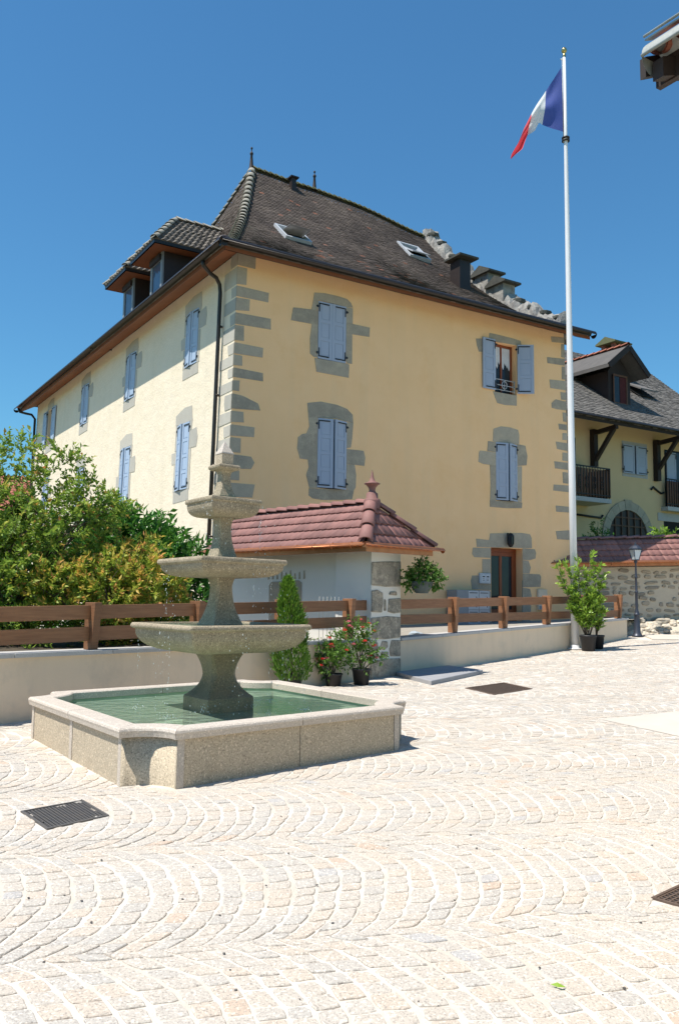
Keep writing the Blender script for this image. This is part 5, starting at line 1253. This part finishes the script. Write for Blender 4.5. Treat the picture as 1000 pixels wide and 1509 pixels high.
# distant red roofed house at the far left
fh = empty('cottage', (-23, 46, 0), .25)
b = MB(); b.box(-7, 7, 0, 9, -.3, 6.4); b.build('wall', 'nplaster', fh)
b = MB(); b.add([(-7.6, -.7, 6.2), (7.6, -.7, 6.2), (7.6, 4.5, 8.9), (-7.6, 4.5, 8.9), (7.6, 9.7, 6.2), (-7.6, 9.7, 6.2)], [(0, 1, 2, 3), (3, 2, 4, 5), (0, 5, 4, 1)]); r_ = b.build('roof', 'ared', fh)
tb = MB()
for r in range(16):
    for c in range(60):
        v0, v1 = r/16, min(1, (r+1.2)/16); x = -7.6+c*.253; P = lambda x, v, u: (x, -.7+5.2*v, 6.2+2.7*v+u)
        tb.add([P(x, v0, .05), P(x+.12, v0, .11), P(x+.245, v0, .05), P(x+.245, v1, .02), P(x+.12, v1, .08), P(x, v1, .02)], [(0, 1, 4, 5), (1, 2, 3, 4)])
tag(tb.build('roof_tiles', 'ared', r_, fix=False), kind='stuff')
tag(fh, 'distant house with red tiled roof seen above the shrubs at the left edge', 'house')

# ================================================================== EAVE CORNER, TOP RIGHT
ec = empty('eave_corner', (2.27, 6.0, 5.62), HROT-math.pi/2)     # local x towards the viewer along the gutter
def building_eave():
    # local +x = back/left ... gutter runs along -local x side
    pass
dxy = Vector((.534, -.845, 0)); rx = Vector((.845, .534, 0))
ec.rotation_euler = (0, 0, 0)
def EC(l, r, z): return dxy*l+rx*r+Vector((0, 0, z))
gutter(EC(0.0, 0, -.02), EC(5, 0, -.02), .125, 'gutter', 'zinc', ec)
b = MB(); b.add([EC(-.12, .10, .05), EC(5, .10, .05), EC(5, 3, 1.6), EC(-.12, 3, 1.6), EC(-.12, .10, .0), EC(5, .10, .0), EC(5, 3, 1.55), EC(-.12, 3, 1.55)], [(0, 1, 2, 3), (4, 7, 6, 5), (0, 4, 5, 1), (0, 3, 7, 4)]); b.build('roof_deck', 'beam', ec)
b = MB(); b.tube([EC(-.02, -.07, .16), EC(5, -.07, .16)], .010, 6); b.box(0, 1, 0, 1, 0, 1, fn=lambda x, y, z: tuple(EC(-.02+5*x, -.06+.09*y, .13+.04*y+.012*z))); b.build('flashing', 'zinc', ec)
for k in range(16):
    l = .06+k*.22; b = MB(); b.tube([EC(l, -.02, .09), EC(l, 2.9, 1.66)], .085, 8, arc=(0, math.pi)); b.tube([EC(l, -.02, .085), EC(l, 2.9, 1.65)], .07, 8, arc=(0, math.pi)); b.build('roof_tile', 'ared', ec)
b = MB(); b.box(0, 1, 0, 1, 0, 1, fn=lambda x, y, z: tuple(EC(-.06+5*x, .11+.05*y, -.16+.2*z))); b.build('fascia', 'beam', ec)
for k in range(7):
    l = .02+k*.5; b = MB(); b.box(0, 1, 0, 1, 0, 1, fn=lambda x, y, z: tuple(EC(l+.09*x, -.03+.8*y, -.20+.15*z+.3*y))); b.build('rafter', 'beam', ec)
b = MB(); b.box(0, 1, 0, 1, 0, 1, fn=lambda x, y, z: tuple(EC(-.09+.05*x, -.03+1.5*y, -.13+.16*z+.72*y))); b.build('verge_board', 'beam', ec)
b = MB(); b.box(0, 1, 0, 1, 0, 1, fn=lambda x, y, z: tuple(EC(.3+6*x, .9+4*y, -5.7+5.9*z))); b.build('wall', 'nplaster', ec)
tag(ec, 'corner of a tiled eave with old zinc gutter in the top right corner', 'building')

# ================================================================== FLAGPOLE, FLAG, LAMP
fp = empty('flagpole', (6.18, 22.80, gz(22.8)))
b = MB(); b.tube([(0, 0, 0), (-.008, 0, 5), (-.018, 0, 10), (-.03, 0, 14), (-.035, 0, 16.45)], [.098, .088, .072, .050, .038], 20); b.build('mast', 'polew', fp)
b = MB(); b.lathe([(.045, 16.45), (.05, 16.5), (.03, 16.53), (.03, 16.56), (.06, 16.58), (.082, 16.64), (.06, 16.70), (0, 16.72)], 14, (-.035, 0, 0)); b.build('ball', 'gold', fp)
b = MB(); b.lathe([(.06, 13.95), (.11, 13.95), (.11, 13.985), (.06, 13.985)], 14, (-.03, 0, 0)); b.lathe([(.06, 14.03), (.11, 14.03), (.11, 14.065), (.06, 14.065)], 14, (-.03, 0, 0)); b.build('collar', 'iron', fp)
b = MB(); b.tube([(-.10, -.02, 16.40), (-.10, -.02, 13.9)], .008, 5); b.tube([(-.04, 0, 16.35), (-.14, 0, 16.38)], .015, 5); b.build('halyard', 'zinc', fp)
b = MB(); b.lathe([(.0, .0), (.18, .0), (.18, .03), (.12, .04), (.11, .12)], 16); b.build('base', 'polew', fp)
tag(fp, 'tall white flagpole with gilt ball standing by the potted laurels', 'flagpole')
fl = empty('flag', (6.06, 22.80, 16.60))
TOP = [(0, 388, 205), (.16, 352, 262), (.33, 310, 322), (.5, 270, 385), (.66, 232, 450), (.8, 190, 530), (.9, 158, 615), (1, 122, 682)]
BOT = [(0, 403, 550), (.16, 345, 530), (.33, 290, 505), (.42, 272, 490), (.5, 252, 530), (.66, 210, 562), (.8, 196, 600), (.9, 178, 648), (1, 128, 684)]
def pl(T_, u):
    for i in range(len(T_)-1):
        if u <= T_[i+1][0]+1e-9:
            f = (u-T_[i][0])/(T_[i+1][0]-T_[i][0]); return Vector((T_[i][1]+(T_[i+1][1]-T_[i][1])*f, T_[i][2]+(T_[i+1][2]-T_[i][2])*f))
for c, (nm, m_) in enumerate((('blue_band', 'fblue'), ('white_band', 'fwhite'), ('red_band', 'fred'))):
    b = MB(); nu, nv = 14, 22
    for i in range(nu+1):
        u = (c+i/nu)/3; a, d = pl(TOP, u), pl(BOT, u)
        for j in range(nv+1):
            v = j/nv; q = a.lerp(d, v); amp = .04+.07*u
            yy = amp*math.sin(v*6+u*5)+.02*math.sin(v*11-u*7)
            xo = 0
            b.v.append(((q.x-388)*.0054+xo, yy*(min(1, u*5)), -(q.y-205)*.0056+.03*math.sin(u*14+v*3)*u))
    for i in range(nu):
        for j in range(nv): a = i*(nv+1)+j; b.f.append([a, a+1, a+nv+2, a+nv+1]); b.t.append(.5); b.sm.append(True)
    b.build(nm, m_, fl, fix=False)
tag(fl, 'blue, white and red striped flag hanging limp from the top of the pole', 'flag')
lp = empty('street_lamp', (9.02, 26.32, gz(26.32)))
b = MB(); b.lathe([(.0, 0), (.17, 0), (.17, .03), (.14, .05), (.13, .08), (.10, .12), (.085, .5), (.075, .62), (.09, .64), (.09, .68), (.06, .70), (.065, .74), (.05, .78), (.042, .85), (.04, 1.3), (.055, 1.32), (.055, 1.35), (.036, 1.38), (.03, 1.75), (.045, 1.77), (.045, 1.80), (.03, 1.83), (.026, 2.2), (.04, 2.22), (.06, 2.25), (.04, 2.29), (.06, 2.31), (.0, 2.32)], 14); b.build('post', 'lantern', lp)
b = MB(); q = [(.085, 2.33), (.155, 2.62)]
for k in range(4):
    t = math.pi/4+k*math.pi/2+.3; b.tube([(q[0][0]*math.cos(t)*1.2, q[0][0]*math.sin(t)*1.2, 2.31), (q[1][0]*math.cos(t)*1.2, q[1][0]*math.sin(t)*1.2, 2.62)], .012, 5)
for r, z in ((.10, 2.31), (.19, 2.62)):
    b.tube([(r*math.cos(math.pi/4+.3+k*math.pi/2), r*math.sin(math.pi/4+.3+k*math.pi/2), z) for k in range(5)], .014, 5)
o2 = len(b.v); b.lathe([(.205, 2.62), (.20, 2.66), (.12, 2.73), (.05, 2.76), (.05, 2.79), (.02, 2.81), (.025, 2.84), (0, 2.86)], 8, smooth=False)
b.build('lantern_frame', 'lantern', lp)
for k in range(4):
    t = math.pi/4+k*math.pi/2+.3; t2 = t+math.pi/2
    b = MB(); b.add([(.097*math.cos(t), .097*math.sin(t), 2.32), (.097*math.cos(t2), .097*math.sin(t2), 2.32), (.18*math.cos(t2), .18*math.sin(t2), 2.61), (.18*math.cos(t), .18*math.sin(t), 2.61)], [(0, 1, 2, 3)]); b.build('lantern_pane', 'opal', lp, fix=False)
tag(lp, 'dark lantern street lamp standing at the end of the low wall', 'street lamp')

# ================================================================== PLANTS
nr = np.random.RandomState(9)
def leaves(name, par, P, D, L, W, tint, m_, curl=.25):
    """P (N,3) bases, D (N,3) unit directions, L lengths, W widths"""
    N_ = len(P); up = nr.normal(size=(N_, 3)); S = np.cross(D, up+np.array([0, 0, .8])); S /= np.linalg.norm(S, axis=1)[:, None]+1e-9
    U = np.cross(S, D); L = L[:, None]; W = W[:, None]
    a = P; b_ = P+D*L*.42+S*W*.5+U*W*curl; c_ = P+D*L-U*L*.12; d_ = P+D*L*.42-S*W*.5+U*W*curl; m2 = P+D*L*.45
    v = np.stack([a, b_, c_, d_], 1).reshape(-1, 3); idx = np.arange(N_)*4
    f = np.stack([idx, idx+1, idx+2, idx, idx+2, idx+3], 1).reshape(-1)
    me = bpy.data.meshes.new(name); me.vertices.add(len(v)); me.vertices.foreach_set('co', v.reshape(-1))
    me.loops.add(len(f)); me.loops.foreach_set('vertex_index', f); me.polygons.add(len(f)//3)
    me.polygons.foreach_set('loop_start', np.arange(0, len(f), 3)); me.polygons.foreach_set('loop_total', np.full(len(f)//3, 3)); me.update(calc_edges=True); me.validate()
    at = me.attributes.new('tint', 'FLOAT', 'FACE'); at.data.foreach_set('value', np.repeat(np.clip(tint, 0, 1), 2)[:len(me.polygons)].astype(np.float32))
    me.materials.append(M[m_]); o = bpy.data.objects.new(name, me); COL.objects.link(o); o.parent = par; return o
def shoots(blobs, n, length, per, lf, tipc, upw=.5, outb=.75, droop=0.0):
    """returns leaf arrays for n shoots over the blobs; lf = (length, width)"""
    vol = np.array([b[3]**2 for b in blobs]); vol = vol/vol.sum(); Ps, Ds, Ts, sg = [], [], [], []
    pick = nr.choice(len(blobs), n, p=vol)
    for k in pick:
        c = np.array(blobs[k][:3]); r = blobs[k][3]; d = nr.normal(size=3); d /= np.linalg.norm(d); 
        rr = r*(outb+(1-outb)*nr.rand()*1.25) if nr.rand() < .8 else r*nr.rand()
        p = c+d*rr*np.array([1, 1, .95]); dr = d+np.array([0, 0, upw])+nr.normal(size=3)*.35; dr /= np.linalg.norm(dr); Ln = length*nr.uniform(.6, 1.3)
        t0 = nr.rand()*.5
        for i in range(per):
            f = (i+nr.rand())/per; q = p+dr*Ln*f; a = nr.normal(size=3); a -= a.dot(dr)*dr; a /= np.linalg.norm(a); dd = dr*(.35+.5*f)+a*.8+np.array([0, 0, -droop]); dd /= np.linalg.norm(dd)
            Ps.append(q); Ds.append(dd); Ts.append(t0*.6+tipc*f**2*nr.uniform(.4, 1)+nr.rand()*.25)
        sg.append((p-dr*Ln*.2, p+dr*Ln))
    Ps, Ds, Ts = np.array(Ps), np.array(Ds), np.array(Ts); N_ = len(Ps)
    return Ps, Ds, lf[0]*nr.uniform(.4, 1.35, N_), lf[1]*nr.uniform(.5, 1.35, N_), Ts, sg
def shrub(name, base, blobs, n, length, per, lf, tipc, m_, label, cat, upw=.5, outb=.75, trunks=5, group=None, droop=0.0, tr=.05):
    e = empty(name, base); B = np.array(base)
    bl = [(x-B[0], y-B[1], z-B[2], r) for x, y, z, r in blobs]
    P, D, L, W, T_, sg = shoots(bl, n, length, per, lf, tipc, upw, outb, droop)
    leaves('crown', e, P, D, L, W, T_, m_)
    b = MB()
    for k in range(trunks):
        c = Vector(bl[k % len(bl)][:3]); q0 = Vector((rnd.uniform(-.1, .1), rnd.uniform(-.1, .1), -.1)); q1 = c*.45+Vector((rnd.uniform(-.1, .1), rnd.uniform(-.1, .1), 0)); q2 = c
        b.tube([q0, q1*.5+q0*.5+Vector((0, 0, .1)), q1, q2], [tr, tr*.8, tr*.6, tr*.3], 6)
        for m2 in range(5):
            d = Vector((rnd.gauss(0, 1), rnd.gauss(0, 1), rnd.gauss(.4, .6))).normalized(); b.tube([q1.lerp(q2, rnd.random()), q2+d*bl[k % len(bl)][3]*.5, q2+d*bl[k % len(bl)][3]], [tr*.3, tr*.2, tr*.08], 5)
    b.build('trunk', 'bark', e)
    b = MB()
    for a, c in sg[::3]: b.tube([a, c], [.006, .003], 3, cap=False)
    tag(b.build('twigs', 'bark', e), kind='stuff')
    tag(e, label, cat, group); return e
shrub('garden_tree', (-5.3, 13.2, .88), [(-6.7, 13.2, 2.7, .85), (-5.8, 13.5, 3.0, .75), (-5.0, 13.6, 3.0, .66), (-4.5, 13.5, 2.65, .7), (-6.3, 13.1, 2.0, 1.0), (-5.2, 13.1, 2.2, 1.0), (-4.9, 13.1, 1.9, .7), (-5.6, 12.9, 1.35, .8), (-4.9, 12.9, 1.3, .5), (-3.9, 13.7, 3.0, .36),
      (-5.05, 13.6, 3.85, .30), (-4.45, 13.7, 3.7, .32), (-5.65, 13.5, 3.8, .22), (-5.45, 13.7, 4.0, .16), (-4.0, 13.7, 3.15, .35), (-3.6, 13.8, 3.0, .2), (-7.6, 13.2, 2.4, 1.0)],
      2600, .24, 12, (.088, .048), .66, 'lf_tree', 'loose yellow green garden tree with reddish shoot tips at the left', 'tree', .35, .72, 10, tr=.06)
shrub('laurel_shrub', (-3.9, 16.2, .88), [(-3.9, 16.3, 2.35, .85), (-3.25, 16.1, 2.1, .72), (-3.0, 15.9, 1.5, .62), (-4.8, 16.5, 2.3, .85), (-4.0, 15.9, 1.5, .85), (-5.2, 16.2, 1.5, .9), (-3.4, 16.2, 2.55, .4), (-4.3, 16.3, 2.9, .45), (-2.85, 16.1, 2.25, .3)],
      1700, .28, 11, (.16, .06), .45, 'lf_laurel', 'dark glossy green laurel bush behind the orange-tipped shrub', 'bush', .7, .8, 6)
shrub('orange_tipped_shrub', (-3.5, 13.9, .88), [(-3.55, 13.2, 1.75, .50), (-3.05, 13.5, 1.85, .38), (-4.2, 12.9, 1.65, .42), (-2.85, 14.2, 1.45, .33), (-3.9, 13.9, 2.1, .3), (-3.15, 14.0, 2.25, .2), (-2.98, 14.05, 2.5, .12), (-3.6, 14.0, 2.3, .18), (-2.7, 14.1, 1.9, .2), (-3.4, 13.8, 1.25, .5)],
      1000, .2, 13, (.095, .042), .7, 'lf_pieris', 'shrub with orange and yellow new leaves behind the left fence', 'bush', .8, .7, 5)
shrub('low_shrub', (-6.2, 11.2, .88), [(-6.2, 11.2, 1.1, .4), (-5.4, 12.0, 1.15, .45), (-4.6, 12.3, 1.05, .4), (-3.6, 13.0, 1.1, .4), (-2.6, 14.0, 1.05, .35)],
      420, .16, 10, (.07, .04), .4, 'lf_tree', 'low green undergrowth showing beneath the lower rail of the left fence', 'plants', .5, .7, 5, tr=.02)
b = MB(); b.box(-.12, .12, -.12, .12, 0, .2); o = b.build('blue_crate', 'blueobj'); o.location = (-5.0, 12.55, 1.15-.25); bevel(o, .01)
tag(o, 'small blue plastic box glimpsed among the leaves behind the left fence', 'box')
# thuja
def conifer():
    e = empty('thuja', (-.74, 14.25, gz(14.25))); P, D, T_ = [], [], []
    for k in range(5200):
        h = nr.rand()**.9; z = .18+1.66*h; r = .30*(1-h)**.55*(1.0 if h > .12 else .7+2*h)*nr.uniform(.72, 1.1); t = nr.rand()*2*math.pi; lump = 1+.18*math.sin(3*t+z*7)
        P.append((r*lump*math.cos(t)-.10*h*h, r*lump*math.sin(t), z)); d = np.array([math.cos(t)*.5, math.sin(t)*.5, 1.0])+nr.normal(size=3)*.25; D.append(d/np.linalg.norm(d)); T_.append(nr.rand()*.6+.35*h)
    P, D = np.array(P), np.array(D); n = len(P); leaves('crown', e, P, D, nr.uniform(.05, .12, n), nr.uniform(.012, .03, n), np.array(T_), 'lf_thuja', .1)
    b = MB(); b.tube([(0, 0, .1), (-.05, 0, 1.5)], [.03, .01], 6); b.build('trunk', 'bark', e)
    b = MB(); b.lathe([(0, 0), (.13, 0), (.17, .26), (.18, .26), (.18, .29), (.15, .29), (.14, .25), (0, .25)], 16); b.build('pot', 'pot', e)
    tag(e, 'slim bright green thuja between the fountain and the fence', 'conifer')
conifer()
def pot(par, r, h, m_='pot'):
    b = MB(); b.lathe([(0, 0), (r*.78, 0), (r*.97, h*.86), (r*1.04, h*.87), (r*1.04, h), (r*.93, h), (r*.92, h*.9), (0, h*.9)], 18); b.build('pot', m_, par)
def rose(x, y, r, h, blobs, nfl, label):
    e = empty('potted_rose', (x, y, gz(y))); pot(e, r, h)
    P, D, L, W, T_, sg = shoots(blobs, 190, .14, 9, (.055, .036), .5, .5, .7); leaves('crown', e, P, D, L, W, T_, 'lf_rose')
    b = MB()
    for bl in blobs: b.tube([(0, 0, h*.8), (bl[0]*.4, bl[1]*.4, (h+bl[2])*.5), bl[:3]], [.012, .009, .005], 5)
    b.build('stems', 'bark', e)
    for k in range(nfl):
        bl = blobs[rnd.randrange(len(blobs))]; d = Vector((rnd.gauss(0, 1), -abs(rnd.gauss(0, .8))-.2, rnd.gauss(.5, .6))).normalized(); c = Vector(bl[:3])+d*bl[3]*1.12
        b = MB(); t = rnd.random()
        for ring, (n, rr, zz) in enumerate(((5, .055, .0), (5, .04, .012), (4, .022, .02))):
            for q in range(n):
                a = 2*math.pi*q/n+ring*.6; u = Vector((math.cos(a), math.sin(a)*.6, .25+.3*ring)).normalized(); s_ = Vector((-math.sin(a), math.cos(a)*.6, 0)).normalized()
                o_3 = c+Vector((0, 0, zz)); b.add([o_3, o_3+u*rr*.6+s_*rr*.5, o_3+u*rr*1.05, o_3+u*rr*.6-s_*rr*.5], [(0, 1, 2, 3)], t)
        b.build('bloom', 'petal', e, fix=False)
    tag(e, label, 'potted plant', 'potted roses at the wall')
rose(-.07, 15.30, .155, .21, [(-.05, 0, .52, .2), (-.22, 0, .56, .16), (.12, 0, .5, .16), (-.1, 0, .35, .15), (-.25, 0, .36, .1), (.0, .05, .7, .13)], 9, 'smaller pot of pink roses, left of the two beside the stone pillar')
rose(.42, 15.50, .165, .28, [(0, 0, .62, .22), (-.18, 0, .78, .2), (.05, 0, .9, .16), (-.25, 0, .95, .13), (.2, 0, .55, .14), (-.05, 0, .45, .2), (.33, 0, .42, .09), (-.1, 0, 1.08, .08)], 16, 'taller black pot of red roses touching the stone pillar')
# cherry laurels in pots
def cherry(x, y, r, h, stems, label, seed):
    e = empty('potted_laurel', (x, y, gz(y))); pot(e, r, h); P, D, T_ = [], [], []; b = MB()
    for (tx, ty, tz, sp) in stems:
        a = np.array([nr.uniform(-.06, .06), nr.uniform(-.06, .06), h*.85]); q = np.array([tx, ty, tz]); mid = (a+q)/2+np.array([tx*.1, 0, .1]); b.tube([tuple(a), tuple(mid), tuple(q)], [.013, .010, .004], 5)
        ns = 15
        for k in range(ns):
            f = .22+.78*k/ns; c = (1-f)**2*a+2*f*(1-f)*mid+f*f*q; t = nr.rand()*6.28; dr = np.array([math.cos(t), math.sin(t), .9]); dr /= np.linalg.norm(dr); Ln = sp*(1.15-f*.6)*nr.uniform(.6, 1.2); b.tube([tuple(c), tuple(c+dr*Ln)], [.005, .003], 3, cap=False)
            for i in range(11):
                g = (i+.5)/11; p = c+dr*Ln*g; w_ = nr.normal(size=3); w_ -= w_.dot(dr)*dr; w_ /= np.linalg.norm(w_); d = dr*.55+w_*.75+np.array([0, 0, .25]); P.append(p); D.append(d/np.linalg.norm(d)); T_.append(.2+.45*g*f+nr.rand()*.35)
    P, D, T_ = np.array(P), np.array(D), np.array(T_); n = len(P); leaves('crown', e, P, D, nr.uniform(.08, .17, n), nr.uniform(.035, .065, n), T_, 'lf_cherry'); b.build('stems', 'bark', e)
    tag(e, label, 'potted plant', 'potted laurels at the flagpole foot')
st = [(-.8, 0, 2.25, .22), (-.55, .05, 2.3, .24), (-.62, 0, 1.75, .22), (-.25, 0, 2.35, .26), (-.35, 0, 1.3, .24), (0, 0, 2.1, .3), (.1, 0, 2.55, .22), (.3, 0, 2.2, .28), (.35, .1, 1.7, .28), (.15, -.1, 1.5, .28), (.42, 0, 2.0, .26), (-.1, -.1, 1.0, .26), (.25, .1, 1.2, .28), (-.5, 0, 1.15, .2), (.38, 0, 1.4, .26)]
cherry(6.44, 22.50, .21, .40, st, 'larger potted green laurel spreading in front of the white flagpole', 1)
cherry(6.83, 22.98, .17, .36, [(.05, 0, 1.3, .2), (.15, 0, 1.0, .2), (-.1, 0, 1.6, .22), (.0, 0, .8, .2)], 'smaller potted laurel behind and right of the larger one at the flagpole', 2)
# hanging basket
e = empty('hanging_basket', (1.63, 17.02, 1.80))
b = MB(); b.lathe([(0, 0), (.12, 0), (.19, .10), (.215, .20), (.225, .20), (.225, .23), (.2, .23), (0, .2)], 16); b.build('bowl', 'gpot', e)
P, D, L, W, T_, sg = shoots([(0, 0, .36, .24), (-.2, 0, .3, .17), (.2, 0, .3, .17), (-.27, 0, .2, .1), (.27, 0, .2, .1), (.05, 0, .52, .13)], 250, .12, 9, (.055, .045), .3, .1, .7, .4); leaves('crown', e, P, D, L, W, T_, 'lf_rose')
b = MB()
for k in range(3): t = k*2.1; b.tube([(.2*math.cos(t), .2*math.sin(t), .22), (0, 0, .72)], .004, 4)
b.tube([(0, 0, .72), (0, 0, .84)], .006, 4); b.build('chain', 'iron', e)
tag(e, 'grey hanging basket of green plants under the copper eave', 'hanging basket')
# weeds by the far wall and a plant above it
def tuft(nm, x, y, z, blobs, n, lf, m_, label, cat):
    e = empty(nm, (x, y, z)); P, D, L, W, T_, sg = shoots(blobs, n, .2, 8, lf, .4, .5, .6); leaves('crown', e, P, D, L, W, T_, m_)
    b = MB()
    for bl in blobs: b.tube([(0, 0, 0), (bl[0]*.5, 0, bl[2]*.6), bl[:3]], [.02, .012, .006], 5)
    b.build('stems', 'bark', e); tag(e, label, cat)
tuft('bush', 11.0, 29.6, .9, [(0, 0, 3.0, .28), (.25, 0, 3.1, .22), (0, 0, 2.4, .3), (.1, 0, 1.6, .3)], 130, (.14, .08), 'lf_cherry', 'bright green plant top rising above the tiled wall at the right', 'plant')
tuft('climber', 9.15, 30.5, .9, [(0, 0, 3.2, .25), (-.2, 0, 3.0, .2), (.2, 0, 3.0, .25), (.0, 0, 3.65, .12), (0, 0, 2.2, .4)], 110, (.12, .06), 'lf_laurel', 'dark climbing plant by the farmhouse wall above the shaded roof tiles', 'plant')
# thin wire trellis behind the roses
e = empty('wire_trellis', WS(-2.1, -.30, cz(-2))); b = MB()
for k in range(6): b.tube([(k*.07, k*.085, 0), (k*.07, k*.085, .78)], .004, 4)
b.build('wires', 'zinc', e)
for z in (.3, .6): b = MB(); b.tube([(0, 0, z), (.35, .425, z)], .004, 4); b.build('wire', 'zinc', e)
tag(e, 'thin wire trellis standing behind the left fence near the pillar', 'trellis')
